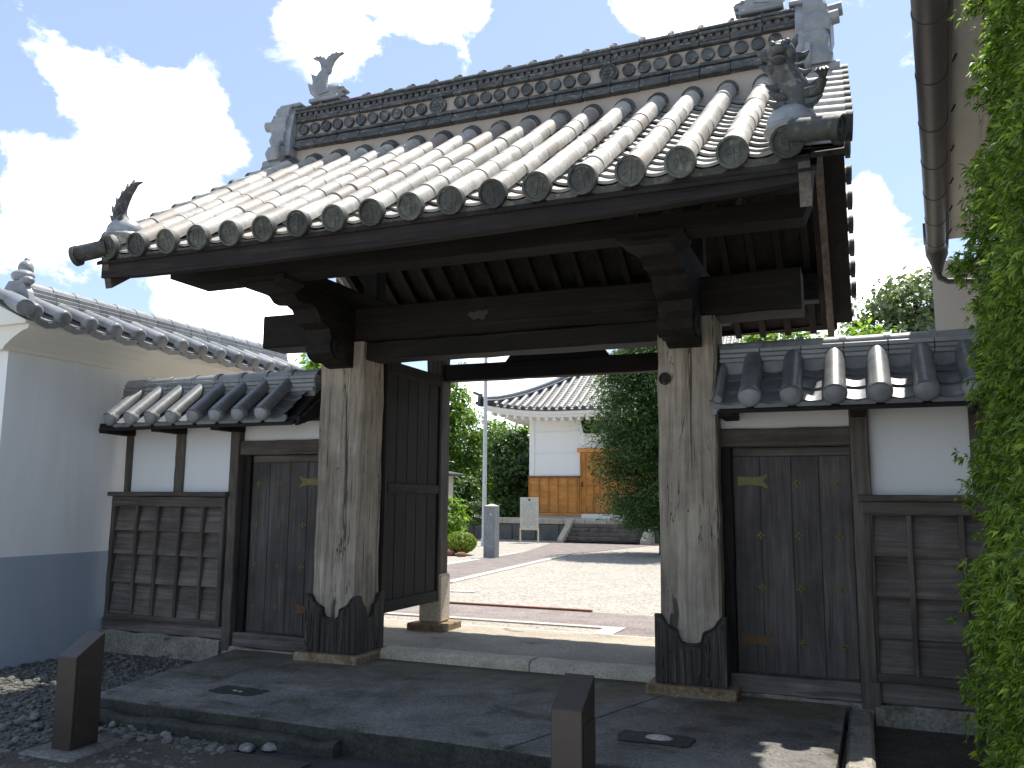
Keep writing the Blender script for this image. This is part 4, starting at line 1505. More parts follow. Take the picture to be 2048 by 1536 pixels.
dm_ = MB().tube([(0, .05, 0), (0, 0, 0), (0, -.02, 0), (0, -.034, 0)], [.082, .087, .082, .058], 20).mesh('round_end', 50)
dm_.materials.append(MT['silver'])
pm_ = pan_mesh(.29, .32, .04, .018, 'pan_tile', 'silver', .022)
lp_ = MB().prism([(-.165, .015), (-.1, -.02), (0, -.035), (.1, -.02), (.165, .015), (.165, -.035), (.1, -.078), (0, -.10), (-.1, -.078), (-.165, -.035)], 'y', -.016, .012).mesh('eave_lip', 30)
lp_.materials.append(MT['silver'])
for side in (1, -1):
    def F2(y, d, lift=0):
        x = -4.50 - d * math.cos(th_) if side == 1 else -5.70 + d * math.cos(th_)
        return Matrix.Translation((x, y, 3.377 + d * math.sin(th_))) @ Matrix.Rotation(math.pi / 2 * side, 4, 'Z') @ Matrix.Rotation(th_, 4, 'X') @ Matrix.Translation((0, 0, lift))
    for i in range(14):
        y = -1.37 + .3322 * i
        place('roll_tile', me, None, sh, F2(y, 0))
        place('round_end', dm_, None, sh, F2(y, 0) @ Matrix.Translation((0, .01, -.004)))
        if i < 13:
            for q in range(3):
                place('pan_tile', pm_, None, sh, F2(y + .166, .18 * q, -.045))
            place('eave_lip', lp_, None, sh, F2(y + .166, 0, -.045))
build('roof_bed', MB().prism([(-4.56, 3.29), (-5.10, 3.52), (-5.64, 3.29), (-5.64, 3.26), (-4.56, 3.26)], 'y', -1.42, 3.1), 'mould', sh)
# layered ridge running along y
for k in range(4):
    w = .16 - .012 * k
    mk = MB().box(-w, w, 0, .286, 0, .042, .005).mesh('ridge_tile')
    mk.materials.append(MT['silver'])
    for i in range(15):
        place('ridge_tile', mk, None, sh, Matrix.Translation((XR, -1.06 + i * .288, 3.555 + k * .047)))
mk = arc_shell(.095, .088, 0, .297, .015, R(-5), R(185), 12).mesh('ridge_cap', 40)
mk.materials.append(MT['silver'])
for i in range(15):
    place('ridge_cap', mk, None, sh, Matrix.Translation((XR, -1.06 + i * .288, 3.73)))
OZ, OY = -.13, .30
mb = MB().prism([(XR - .30, 3.42 + OZ), (XR + .30, 3.42 + OZ), (XR + .27, 3.62 + OZ), (XR + .20, 3.80 + OZ), (XR + .1, 3.93 + OZ), (XR - .1, 3.93 + OZ), (XR - .2, 3.80 + OZ), (XR - .27, 3.62 + OZ)], 'y', -1.47 + OY, -1.40 + OY)
ot = build('ridge_end_tile', mb, 'silver', sh)
build('scroll', MB().ball((XR + .02, -1.40 + OY, 3.99 + OZ), (.13, .11, .07), 12, 8).ball((XR, -1.36 + OY, 4.08 + OZ), (.08, .08, .10), 12, 8).ball((XR - .02, -1.34 + OY, 4.17 + OZ), (.035, .035, .05), 8, 6).ball((XR + .11, -1.42 + OY, 3.93 + OZ), (.09, .07, .05), 10, 6), 'silver', ot, 60)
for s_ in (-1, 1):
    build('scroll', MB().tube([(XR + s_ * (.3 + .09 * math.cos(a)), -1.45 + OY, 3.46 + OZ + .09 * math.sin(a)) for a in np.linspace(0, 5, 10)], [.04 - .002 * q for q in range(10)], 8), 'silver', ot, 60)
build('gable_roll', MB().tube([(-4.47, -1.50, 3.385), (-4.75, -1.40, 3.49), (XR, -1.22, 3.60), (-5.45, -1.40, 3.49), (-5.73, -1.50, 3.385)], .085, 12), 'silver', sh, 40)

# ------------------------------------------------------------------ building at the right with gutter
rb = thing('neighbouring_building', 'cream walled building with brown eave gutter beside the hedge', 'building', (4.6, 1.0, -.16))
ga, gbv = Vector((3.525, -1.96, 4.5)), Vector((3.965, 3.50, 4.5))
gd = (gbv - ga).normalized()
gn = Vector((gd.y, -gd.x, 0))            # to the right, towards the wall
st = ga - gd * .55


def GP(l, o, z):
    p = st + gd * l + gn * o
    return (p.x, p.y, z)


LG = (gbv - st).length
mb = MB()


def slab(mb, l0, l1, o0, o1, z0, z1):
    v = [GP(l, o, z) for l in (l0, l1) for o in (o0, o1) for z in (z0, z1)]
    return mb.add(v, [(0, 1, 3, 2), (4, 6, 7, 5), (0, 4, 5, 1), (2, 3, 7, 6), (0, 2, 6, 4), (1, 5, 7, 3)])


build('wall', slab(MB(), .06, LG - .25, .62, 4.0, -.3, 4.60), 'cream', rb)
build('soffit', slab(MB(), .02, LG + .1, .13, .75, 4.615, 4.66), 'cream', rb)
build('soffit_bead', slab(MB(), .02, LG + .1, .34, .355, 4.600, 4.614), 'cream', rb)
build('soffit_bead', slab(MB(), .02, LG + .1, .50, .515, 4.600, 4.614), 'cream', rb)
build('fascia', slab(MB(), .0, LG + .15, .09, .128, 4.52, 4.80), 'gutter', rb)
build('roof', slab(MB(), .0, LG + .18, .02, 4.2, 4.81, 4.90), 'gutter', rb)
build('end_wall', slab(MB(), LG + .62, LG + .9, -.06, 4.0, -.3, 4.5), 'cream', rb)
mb = MB()
gut = build('gutter', MB().tube([GP(0, 0, 4.5), GP(LG, 0, 4.5)], .10, 16), 'gutter', rb, 40)
for k in range(9):
    l = .67 + k * .832
    if l < LG:
        build('gutter_band', MB().tube([GP(l - .02, 0, 4.5), GP(l + .02, 0, 4.5)], .1045, 16), 'gutter', gut, 40)
        build('gutter_hook', MB().tube([GP(l, .10, 4.52), GP(l, .14, 4.56), GP(l, .16, 4.60)], .008, 6), 'gutter', gut, 40)
build('hopper', MB().tube([GP(LG + .0, 0, 4.56), GP(LG, 0, 4.42), GP(LG, 0, 4.30), GP(LG, 0, 4.20)], [.12, .12, .07, .045], 14), 'gutter', gut, 40)
build('downpipe', MB().tube([GP(LG, 0, 4.22), GP(LG, .02, 4.14), GP(LG, .10, 4.09), GP(LG - .02, .45, 4.05), GP(LG - .02, .58, 3.95), GP(LG - .02, .59, .0)], .036, 12), 'gutter', gut, 40)
build('fascia_cap', slab(MB(), LG - .05, LG + .25, -.13, .1, 4.62, 4.80), 'gutter', rb)


# ------------------------------------------------------------------ foliage
def leaf_cards(cent, nor, size, elong=1.6, n_per=1, bend=.25, upbias=0.0):
    """one kite-shaped leaf per centre, oriented near the given normals; two faces per leaf so it can fold"""
    n = len(cent)
    t = rng.normal(size=(n, 3))
    nor = nor / (np.linalg.norm(nor, axis=1, keepdims=True) + 1e-9)
    t[:, 2] += upbias
    t -= nor * (t * nor).sum(1, keepdims=True)
    t /= np.linalg.norm(t, axis=1, keepdims=True) + 1e-9
    b = np.cross(nor, t)
    sz = (size * rng.uniform(.6, 1.35, n))[:, None]
    v0 = cent - t * sz * elong * .5
    v1 = cent + b * sz * .5 + nor * sz * bend * .5
    v2 = cent + t * sz * elong * .5 - nor * sz * bend * .4
    v3 = cent - b * sz * .5 + nor * sz * bend * .5
    V = np.stack([v0, v1, v2, v3], 1).reshape(-1, 3)
    i = np.arange(n)[:, None] * 4
    F = np.concatenate([i + np.array([[0, 1, 2]]), i + np.array([[0, 2, 3]])], 0)
    return V, F


def clumps(n_cl, n_leaf, ctr, rad, cl_r, shell=.55, squash=.7, seed=0, rejbelow=None):
    r_ = np.random.default_rng(seed)
    d = r_.normal(size=(n_cl, 3))
    d /= np.linalg.norm(d, axis=1, keepdims=True)
    rr = shell + (1 - shell) * r_.uniform(0, 1, n_cl) ** .6
    c = np.array(ctr) + d * rr[:, None] * np.array(rad) * r_.uniform(.82, 1.12, (n_cl, 1))
    k = max(1, n_leaf // n_cl)
    off = r_.normal(size=(n_cl, k, 3)) * cl_r * r_.uniform(.6, 1.3, (n_cl, 1, 1))
    off[..., 2] *= squash
    P = (c[:, None, :] + off).reshape(-1, 3)
    out = (P - np.array(ctr)) / np.array(rad)
    nor = out + r_.normal(size=P.shape) * .7 + np.array([0, 0, .5])
    return P, nor, c


def tree(name, label, cat, base, h, crowns, leaf, trunk_r, group=None, n_leaf=5000, n_cl=70, size=.14, cl_r=.28, seed=1, elong=1.7, bark=True, squash=.7):
    t = thing(name, label, cat, base, group)
    r_ = random.Random(seed)
    P, Nn, C = [], [], []
    for q, (c, rad, wgt) in enumerate(crowns):
        ctr = (base[0] + c[0], base[1] + c[1], base[2] + c[2])
        p, n_, cc = clumps(max(4, int(n_cl * wgt)), int(n_leaf * wgt), ctr, rad, cl_r, .5, squash, seed * 17 + q)
        P.append(p)
        Nn.append(n_)
        C.append(cc)
    P, Nn = np.concatenate(P), np.concatenate(Nn)
    V, F = leaf_cards(P, Nn, size, elong)
    quads('crown', V, F, leaf, t)
    mb = MB()
    bx, by, bz = base
    lean = r_.uniform(-.05, .05)
    pts = [(bx + lean * z + r_.gauss(0, .02), by + r_.gauss(0, .02), bz + z) for z in np.linspace(-.1, h * .9, 7)]
    mb.tube(pts, [trunk_r * (1.15 - .9 * i / 6) for i in range(7)], 8)
    allc = np.concatenate(C)
    for i in range(min(16, len(allc))):
        e = allc[r_.randrange(len(allc))]
        z0 = max(bz + h * .15, min(bz + h * .8, e[2] - .35 * h * r_.uniform(.3, .8)))
        f0 = (z0 - bz) / (h * .9)
        s_ = (bx + lean * (z0 - bz), by, z0)
        mid = ((s_[0] + e[0]) / 2, (s_[1] + e[1]) / 2, (s_[2] * .4 + e[2] * .6))
        mb.tube([s_, mid, tuple(e)], [trunk_r * .42, trunk_r * .28, trunk_r * .08], 6)
    build('trunk', mb, 'bark', t, 50)
    return t


# clipped conifer hedge at the right edge of the view
hd = thing('conifer_hedge', 'tall bright green clipped conifer hedge along the right edge', 'hedge', (3.95, -3.7, -.13))
HX0, HX1, HY0, HY1, HZ1 = 3.43, 5.1, -4.6, -3.05, 4.1


def hedge_pts(n, r_):
    P, Nn = [], []
    # left face, front face, back face and top
    for (m, kind) in ((int(n * .5), 'l'), (int(n * .27), 'f'), (int(n * .13), 'b'), (int(n * .10), 't')):
        u, w = r_.uniform(0, 1, m), r_.uniform(0, 1, m)
        z = -.10 + w * (HZ1 + .1)
        if kind == 'l':
            p = np.stack([np.full(m, HX0), HY0 + u * (HY1 - HY0), z], 1)
            nn = np.tile([-1., -.15, .25], (m, 1))
        elif kind == 'f':
            p = np.stack([HX0 + u * (HX1 - HX0), np.full(m, HY0), z], 1)
            nn = np.tile([-.1, -1., .25], (m, 1))
        elif kind == 'b':
            p = np.stack([HX0 + u * (HX1 - HX0), np.full(m, HY1), z], 1)
            nn = np.tile([-.1, 1., .25], (m, 1))
        else:
            p = np.stack([HX0 + u * (HX1 - HX0), HY0 + w * (HY1 - HY0), np.full(m, HZ1)], 1)
            nn = np.tile([0., 0, 1.], (m, 1))
        P.append(p)
        Nn.append(nn)
    return np.concatenate(P), np.concatenate(Nn)


P, Nn = hedge_pts(52000, rng)


def lump(p, k):
    return np.sin(p[:, 0] * 5.1 * k + 1.3) * np.sin(p[:, 1] * 4.7 * k + .4) + np.sin(p[:, 2] * 6.3 * k + p[:, 1] * 3.1 * k) * .8 + np.sin(p[:, 2] * 2.3 * k + 1.0) * .6


dep = .03 * lump(P, 1.0) + .04 * lump(P, 2.3) + .028 * lump(P, 5.1) + .016 * lump(P, 11.0) + rng.normal(size=len(P)) * .022 - np.abs(rng.normal(size=len(P))) * .06
P = P + Nn * dep[:, None]
P[:, 0] += np.interp(P[:, 2], [0, 1.9, 3.6, 4.2], [.013, .085, .245, .30])
# each spray: a flat fan of scaly branchlets that droops outward
VV, FF, base_i = [], [], 0
ns = len(P)
fan = 8
out = Nn + rng.normal(size=Nn.shape) * .45
out /= np.linalg.norm(out, axis=1, keepdims=True)
pn = rng.normal(size=Nn.shape)
pn -= out * (pn * out).sum(1, keepdims=True)
pn /= np.linalg.norm(pn, axis=1, keepdims=True)
sd_ = np.cross(out, pn)
Ls = rng.uniform(.018, .046, ns)
Vs, Fs = [], []
for k in range(fan):
    ang = (-.95 + 1.9 * k / (fan - 1)) + rng.normal(size=ns) * .12
    ll = Ls * (1 - .38 * abs(-1 + 2 * k / (fan - 1))) * rng.uniform(.8, 1.15, ns)
    dr = out * np.cos(ang)[:, None] + pn * np.sin(ang)[:, None]
    wd = -out * np.sin(ang)[:, None] + pn * np.cos(ang)[:, None]
    w = (ll * .15)[:, None]
    l_ = ll[:, None]
    lift = sd_ * (rng.normal(size=ns) * .012)[:, None]
    v0 = P
    v1 = P + dr * l_ * .55 + wd * w + lift
    v2 = P + dr * l_ + lift * 1.6 - np.array([0, 0, .012])
    v3 = P + dr * l_ * .55 - wd * w + lift
    Vs.append(np.stack([v0, v1, v2, v3], 1).reshape(-1, 3))
V = np.concatenate(Vs)
i = np.arange(len(V) // 4)[:, None] * 4
F = np.concatenate([i + np.array([[0, 1, 2, 3]])], 0)
quads('foliage', V, F, 'leaf_hedge', hd)
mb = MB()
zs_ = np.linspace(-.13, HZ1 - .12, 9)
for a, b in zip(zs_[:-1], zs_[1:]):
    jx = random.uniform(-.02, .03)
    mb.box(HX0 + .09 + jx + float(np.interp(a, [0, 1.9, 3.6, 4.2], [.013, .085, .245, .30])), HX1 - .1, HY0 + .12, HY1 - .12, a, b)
build('shade_core', mb, 'leaf_core', hd)
mb = MB()
for k in range(70):
    y, z = random.uniform(HY0, HY1), random.uniform(0, HZ1)
    x = HX0 + .10 + float(np.interp(z, [0, 1.9, 3.6, 4.2], [.013, .085, .245, .30]))
    mb.tube([(x + .05, y, z - .1), (x - .02, y + random.uniform(-.05, .05), z), (x - .05, y + random.uniform(-.1, .1), z + .12)], [.007, .005, .002], 5)
stuff(build('twigs', mb, 'bark', hd))

# ------------------------------------------------------------------ courtyard paving
struct('paved_path', MB().box(-9.5, 6, 2.93, 4.16, -.2, .048), 'paving')
struct('paved_path', MB().box(.36, 5.5, 2.31, 2.925, -.2, .047), 'paving')
for (x0, x1, y0, y1) in ((-9.5, .36, 2.80, 2.925), (.12, .355, 2.31, 2.80)):
    struct('border_strip', MB().box(x0, x1, y0, y1, -.2, .058), 'borderstone')
struct('border_strip', MB().box(-9.5, -.45, 4.165, 4.24, -.2, .075), 'redsoil')  # shadow of the raised border put into its dark red colour
struct('floor_apron', MB().box(-4.8, 4.1, 2.301, 2.36, -.2, .056), 'borderstone')


def diag(name, pts, z, mat):
    return struct(name, MB().prism(pts, 'z', -.2, z), mat)


# path from the left towards the stair
diag('paved_path', [(-4.15, 7.0), (-4.75, 15.7), (-3.6, 22.3), (-7.4, 22.3), (-6.1, 15.8), (-5.9, 10.5), (-6.3, 7.0)], .050, 'paving')
diag('border_strip', [(-4.15, 7.0), (-4.75, 15.7), (-4.55, 15.7), (-3.95, 7.0)], .062, 'borderstone')
diag('border_strip', [(-6.3, 7.0), (-5.9, 10.5), (-6.1, 15.8), (-6.3, 15.8), (-6.1, 10.5), (-6.5, 7.0)], .062, 'borderstone')
mb = MB().add([(-4.1, 5.5, .05), (-2.95, 5.75, .05), (-2.95, 5.95, .05), (-4.1, 5.8, .05)], [(0, 1, 2, 3)])
struct('border_strip', mb, 'borderstone')
struct('red_kerb', MB().box(-24, -11.5, 26.5, 26.7, 0, .14), 'redsoil')

# ------------------------------------------------------------------ courtyard things
pil = thing('stone_pillar', 'square grey stone marker pillar with pyramid top in the courtyard', 'pillar', (-6.07, 13.6, .04))
build('shaft', MB().box(-6.235, -5.91, 13.44, 13.76, .0, 1.395, .015), 'greystone', pil)
build('cap', MB().add([(-6.235, 13.44, 1.395), (-5.91, 13.44, 1.395), (-5.91, 13.76, 1.395), (-6.235, 13.76, 1.395), (-6.072, 13.6, 1.46)], [(0, 1, 4), (1, 2, 4), (2, 3, 4), (3, 0, 4), (0, 3, 2, 1)]), 'granite', pil)
build('reflector', MB().ball((-6.03, 13.435, 1.18), (.022, .01, .022), 8, 6), 'whitecap', pil)
fp = thing('flagpole', 'slender pale metal flagpole behind the stone pillar', 'pole', (-8.62, 18.8, .04))
build('pole', MB().tube([(-8.62, 18.8, .0), (-8.62, 18.8, 4.0), (-8.62, 18.8, 9.0)], [.075, .065, .05], 14), 'steelpole', fp, 40)
build('base_sleeve', MB().tube([(-8.62, 18.8, .0), (-8.62, 18.8, .30)], .10, 14), 'steelpole', fp, 40)
build('finial', MB().ball((-8.62, 18.8, 9.05), .09, 12, 8), 'brass', fp, 50)

sg = thing('notice_board', 'metal notice board on two legs before the stair', 'sign', (-8.05, 21.5, .04))
build('panel', MB().box(-8.41, -7.70, 21.5, 21.53, .53, 1.655, .006), 'signface', sg)
for xx in (-8.40, -7.71):
    build('leg', MB().box(xx - .022, xx + .022, 21.49, 21.54, .0, .56, .004), 'signframe', sg)
build('rail', MB().box(-8.41, -7.70, 21.485, 21.545, .50, .56, .004), 'signframe', sg)
build('emblem', MB().box(-8.10, -8.01, 21.494, 21.499, 1.53, 1.62), 'ink', sg)
mb = MB()
for r_i in range(13):
    z = 1.46 - r_i * .065
    mb.box(-8.33, -7.78 - random.uniform(0, .1), 21.4955, 21.4995, z - .008, z + .008)
stuff(build('text_lines', mb, 'inkpale', sg))

bo = thing('garden_light', 'short garden light with white head and black base', 'lamp', (-11.6, 23.5, .04))
build('base', MB().tube([(-11.55, 23.4, .0), (-11.55, 23.4, .40)], .11, 14), 'black', bo, 40)
build('head', MB().tube([(-11.55, 23.4, .40), (-11.55, 23.4, .84)], .11, 14), 'whitecap', bo, 40)
build('lid', MB().tube([(-11.55, 23.4, .84), (-11.55, 23.4, .89)], .125, 14), 'black', bo, 40)


def topiary(name, label, cat, ctr, pads, leaf, size, trunk=None):
    t = thing(name, label, cat, (ctr[0], ctr[1], .04))
    Vs, Fs, o_ = [], [], 0
    for (c, rad, n) in pads:
        d = rng.normal(size=(n, 3))
        d /= np.linalg.norm(d, axis=1, keepdims=True)
        P = np.array(ctr) + np.array(c) + d * np.array(rad) * rng.uniform(.88, 1.03, (n, 1))
        V, F = leaf_cards(P, d + rng.normal(size=d.shape) * .35, size, 1.5)
        Vs.append(V)
        Fs.append(F + o_)
        o_ += len(V)
        mb_ = MB().ball(tuple(np.array(ctr) + np.array(c)), tuple(np.array(rad) * .9), 14, 9)
        build('inner_mass', mb_, 'leaf_core', t, 60)
    quads('crown', np.concatenate(Vs), np.concatenate(Fs), leaf, t)
    if trunk:
        build('trunk', MB().tube([tuple(np.array(ctr) + np.array(p)) for p in trunk], [.05, .045, .04, .03][:len(trunk)], 8), 'bark', t, 50)
    return t


topiary('round_bush', 'low clipped ball bush, bright green, left of the pillar', 'bush', (-7.3, 14.3, .04), [((0, 0, .34), (.43, .43, .30), 2600)], 'leaf_bush', .05, [(0, 0, 0), (0, 0, .2)])
topiary('cloud_pruned_tree', 'small tree pruned into two green pads beside the flagpole', 'tree', (-10.5, 22.0, .04),
        [((.03, 0, 1.25), (.42, .4, .20), 1300), ((-.02, 0, .72), (.40, .38, .15), 1100)], 'leaf_mid', .06, [(0, 0, 0), (.02, 0, .5), (.0, 0, 1.0), (.03, 0, 1.3)])
tree('shrub', 'loose yellow green shrub at the edge of the door opening', 'shrub', (-8.6, 16.2, .04), 1.3, [((0, 0, .95), (.55, .5, .65), 1.0)], 'leaf_bright', .04, None, 1700, 26, .085, .14, 3)
rk = thing('garden_rock', 'reddish brown rock beside the ball bush', 'rock', (-7.35, 13.75, .04))
mb = MB()
pebble(mb, (-7.42, 13.85, .12), .22, .6)
build('boulder', mb, 'redsoil', rk, 60)
mb = MB()
pebble(mb, (-6.98, 13.7, .10), .15, .5)
build('boulder', mb, 'redsoil', rk, 60)

shd = thing('garden_shed', 'small shed with thin eave at the edge of the door opening', 'shed', (-12.0, 20.1, .04))
build('wall', MB().box(-13.6, -10.62, 19.7, 20.5, .0, 2.40), 'cream', shd)
build('roof', MB().prism([(-14.1, 2.42), (-10.22, 2.42), (-10.22, 2.47), (-12.1, 2.80), (-14.1, 2.5)], 'y', 19.4, 20.8), 'gutter', shd)

# ------------------------------------------------------------------ the hall beyond
hall = thing('temple_hall', 'white plastered hall with orange boarded base and hipped tile roof', 'building', (-3.0, 28.0, .04))
HY = 25.0
build('wall', MB().box(-9.37, -.4, HY, 33.0, .86, 5.3), 'hallwhite', hall)
# raised plaster ribs
for (x0, x1, z0, z1) in ((-9.40, -9.18, 2.53, 5.2), (-7.18, -7.03, 3.62, 5.2), (-9.18, -7.185, 3.44, 3.50), (-9.18, -7.185, 4.28, 4.32), (-9.18, -7.185, 2.53, 2.60), (-7.025, -.4, 4.28, 4.32)):
    build('plaster_rib', MB().box(x0, x1, HY - .035, HY - .002, z0, z1, .008), 'hallwhite', hall)
# orange boarded base
dd = build('boarding', MB().box(-9.38, -7.25, HY - .06, HY - .004, 1.03, 2.50), 'orange_x', hall)
for k in range(5):
    z0 = 1.08 + k * .28
    build('board', MB().prism([(HY - .085, z0), (HY - .062, z0), (HY - .062, z0 + .277), (HY - .070, z0 + .277)], 'x', -9.37, -7.26), 'orange_x', dd)
for xx in (-9.37, -8.95, -8.55, -8.15, -7.75, -7.36):
    build('batten', MB().box(xx - .022, xx + .022, HY - .12, HY - .087, 1.06, 2.46, .004), 'orange_z', dd)
build('cap_rail', MB().box(-9.42, -7.252, HY - .15, HY - .003, 2.465, 2.53, .006), 'redsoil', dd)
build('base_rail', MB().box(-9.42, -.4, HY - .14, HY - .003, .98, 1.06, .006), 'orange_x', dd)
dr = build('door', MB().box(-7.20, -1.2, HY - .07, HY - .005, 1.062, 3.55), 'orange_x', hall)
build('lintel', MB().box(-7.32, -1.1, HY - .17, HY - .003, 3.46, 3.62, .008), 'orange_x', dr)
for k in range(9):
    z0 = 1.07 + k * .265
    build('board', MB().prism([(HY - .095, z0), (HY - .072, z0), (HY - .072, z0 + .262), (HY - .080, z0 + .262)], 'x', -7.0, -1.3), 'orange_x', dr)
for xx in (-7.19, -7.0, -6.70, -6.62, -6.42, -6.13, -6.05, -5.8, -5.55, -5.3, -5.05, -4.8, -4.4, -4.0, -3.6, -3.2):
    build('batten', MB().box(xx - .02, xx + .02, HY - .13, HY - .097, 1.07, 3.44, .004), 'orange_z', dr)
build('bolt_rail', MB().box(-7.1, -5.6, HY - .16, HY - .132, 2.17, 2.21, .004), 'orange_x', dr)
build('handle', MB().box(-7.14, -7.09, HY - .18, HY - .132, 2.10, 2.29, .004), 'black', dr)
build('hanging_lamp', MB().prism([(-7.09, 4.80), (-6.35, 4.80), (-6.35, 4.20), (-6.95, 4.20)], 'y', HY - .5, HY - .1), 'wood_x', hall)
# plinth, stair
pln = build('plinth', MB().box(-12.5, 1.0, 23.75, 33, .0, .66), 'darkstone', hall)
for i in range(16):
    w = 13.5 / 16
    build('coping_stone', MB().box(-12.55 + i * w + .006, -12.55 + (i + 1) * w - .006, 23.68, 24.9, .665, .87, .012), 'granite', pln)
for i in range(14):
    w = 13.5 / 14
    mbq = MB().box(-12.5 + i * w + .02, -12.5 + (i + 1) * w - .02, 23.70, 23.76, .04, .64, .03)
    build('plinth_stone', mbq, 'darkstone', pln)
stt = build('stair', MB().box(-7.05, -4.2, 22.45, 23.74, .0, .10), 'stair', hall)
for k in range(5):
    build('step', MB().box(-7.04, -4.22, 22.45 + k * .25, 23.66, .10 + k * .15 - .15 + .0, .10 + k * .15, .015), 'stair', stt)
for (x0, x1) in ((-7.27, -7.06), (-4.20, -3.98)):
    build('stair_cheek', MB().prism([(22.3, .0), (22.3, .16), (23.66, .90), (23.66, .0)], 'x', x0, x1), 'granite', stt)
build('door_step', MB().box(-6.95, -4.1, 24.2, 24.8, .875, 1.045, .01), 'white', hall)
# eave: fascia and rafter ends with an upswept corner


def up(x):
    """the eave line rises towards the left corner"""
    return .36 * max(0, (-7.6 - x) / 3.4) ** 2.2


EX0, EX1, EY = -11.0, .6, 23.95
xs = np.concatenate([np.linspace(EX0, -7.5, 15), np.linspace(-7.0, EX1, 8)])


def eaveprism(name, dy0, dy1, z0, z1, mat):
    v, f = [], []
    for x in xs:
        zz = up(x)
        v += [(x, EY + dy0, z0 + zz), (x, EY + dy0, z1 + zz), (x, EY + dy1, z1 + zz), (x, EY + dy1, z0 + zz)]
    for i in range(len(xs) - 1):
        for k in range(4):
            f.append((i * 4 + k, i * 4 + (k + 1) % 4, i * 4 + 4 + (k + 1) % 4, i * 4 + 4 + k))
    f += [(0, 1, 2, 3), tuple((len(xs) - 1) * 4 + k for k in range(4))]
    return build(name, MB().add(v, f), mat, hall, 30)


eaveprism('eave_fascia', .05, .25, 4.92, 5.04, 'hallwhite')
eaveprism('eave_fascia', .12, .35, 4.80, 4.918, 'mould')
v, f = [], []
for x in xs:
    v += [(x, EY + .3, 4.85 + up(x)), (max(x, -9.37), HY + .02, 4.93 + .0)]
for i in range(len(xs) - 1):
    f.append((i * 2, i * 2 + 1, i * 2 + 3, i * 2 + 2))
build('soffit', MB().add(v, f), 'hallwhite', hall, 40)
v, f = [], []
for y in np.linspace(EY + .3, 31, 8):
    k_ = max(0.0, 1 - (y - EY - .3) / 3.0) ** 2
    v += [(EX0 + .25, y, 4.87 + .0 + up(EX0) * k_), (-9.36, y, 4.93)]
for i in range(7):
    f.append((i * 2, i * 2 + 1, i * 2 + 3, i * 2 + 2))
build('soffit', MB().add(v, f), 'hallwhite', hall, 40)
re_me = MB().box(-.05, .05, 0, .5, -.12, 0, .008).mesh('rafter_end')
re_me.materials.append(MT['hallwhite'])
x = -10.7
while x < .5:
    place('rafter_end', re_me, None, hall, Matrix.Translation((x, EY + .16, 4.80 + up(x))))
    x += .335
# roof surface with rows of round tiles
hrf = MB()
v, f = [], []


def hz_(d, x):
    """roof height, d metres behind the eave"""
    return 5.08 + .50 * d + .028 * d * d + up(x) * max(0, 1 - d / 2.2)


ds = np.linspace(0, 6, 13)
XSs = np.concatenate([np.linspace(EX0, -7.5, 12), np.linspace(-6.5, EX1, 8)])
for d in ds:
    for x in XSs:
        xx = max(x, EX0 + d)
        v.append((xx, EY + d, hz_(d, xx)))
nx = len(XSs)
for i in range(len(ds) - 1):
    for k in range(nx - 1):
        f.append((i * nx + k, i * nx + k + 1, (i + 1) * nx + k + 1, (i + 1) * nx + k))
hroof = build('roof', MB().add(v, f), 'ridge', hall, 40)
hp = MB()
hr_rows = []
xr = EX0 + .15
HPX = .315
while xr < .5:
    dmax = min(6.0, xr - EX0 - .10)
    if dmax > .25:
        nseg = max(2, int(dmax / .5))
        pts = [(xr, EY - .02 + d, hz_(d, xr) + .055) for d in np.linspace(0, dmax, nseg + 1)]
        build('tile_row', MB().tube(pts, .082, 10), 'hall_tile', hroof, 40)
        build('eave_disc', MB().disc((xr, EY - .04, hz_(0, xr) + .045), .095, .03, 'y', 14, .012, .2), 'disc', hroof)
        # pan tiles between rows
        xm = xr + HPX / 2
        dm2 = min(6.0, xm - EX0 - .05)
        d = 0.0
        while d < dm2 - .1:
            vv = []
            for (dd_, lift) in ((d, .035), (d + .21, .010)):
                for u in (-1, -.5, 0, .5, 1):
                    vv.append((xm + u * .125, EY + dd_, hz_(dd_, xm) + lift - .015 * (1 - u * u)))
            for u in (-1, -.5, 0, .5, 1):
                vv.append((xm + u * .125, EY + d, hz_(d, xm) - .012))
            hp.add(vv, [(k, k + 1, 6 + k, 5 + k) for k in range(4)] + [(k, k + 1, 11 + k, 10 + k) for k in range(4)])
            d += .19
    xr += HPX
stuff(build('pan_tiles', hp, 'hall_tile', hroof, 0, False))
# hip ridge climbing from the left corner
pts, rr = [], []
for d in np.linspace(-.05, 6, 14):
    x = EX0 + d
    pts.append((x, EY + d, hz_(max(d, 0), x) + .17))
hip = MB()
v, f = [], []
for (x, y, z) in pts:
    n_ = Vector((1, -1, 0)).normalized() * .13
    v += [(x - n_.x, y - n_.y, z - .25), (x + n_.x, y + n_.y, z - .25), (x + n_.x, y + n_.y, z), (x - n_.x, y - n_.y, z)]
for i in range(len(pts) - 1):
    for k in range(4):
        f.append((i * 4 + k, i * 4 + (k + 1) % 4, i * 4 + 4 + (k + 1) % 4, i * 4 + 4 + k))
f.append((0, 1, 2, 3))
hipo = build('hip_ridge', MB().add(v, f), 'ridge', hroof)
build('hip_cap', MB().tube([(x, y, z + .04) for x, y, z in pts], .10, 12), 'silver', hipo, 40)
build('hip_course', MB().tube([(x + .12, y - .12, z - .07) for x, y, z in pts], .035, 8), 'silver', hipo, 40)
ex, ey, ez = pts[0]
oo = build('ridge_end_tile', MB().prism([(ey - .20, ez - .30), (ey + .20, ez - .30), (ey + .18, ez + .05), (ey + .1, ez + .22), (ey - .1, ez + .22), (ey - .18, ez + .05)], 'x', ex - .12, ex - .02), 'ridge', hroof)
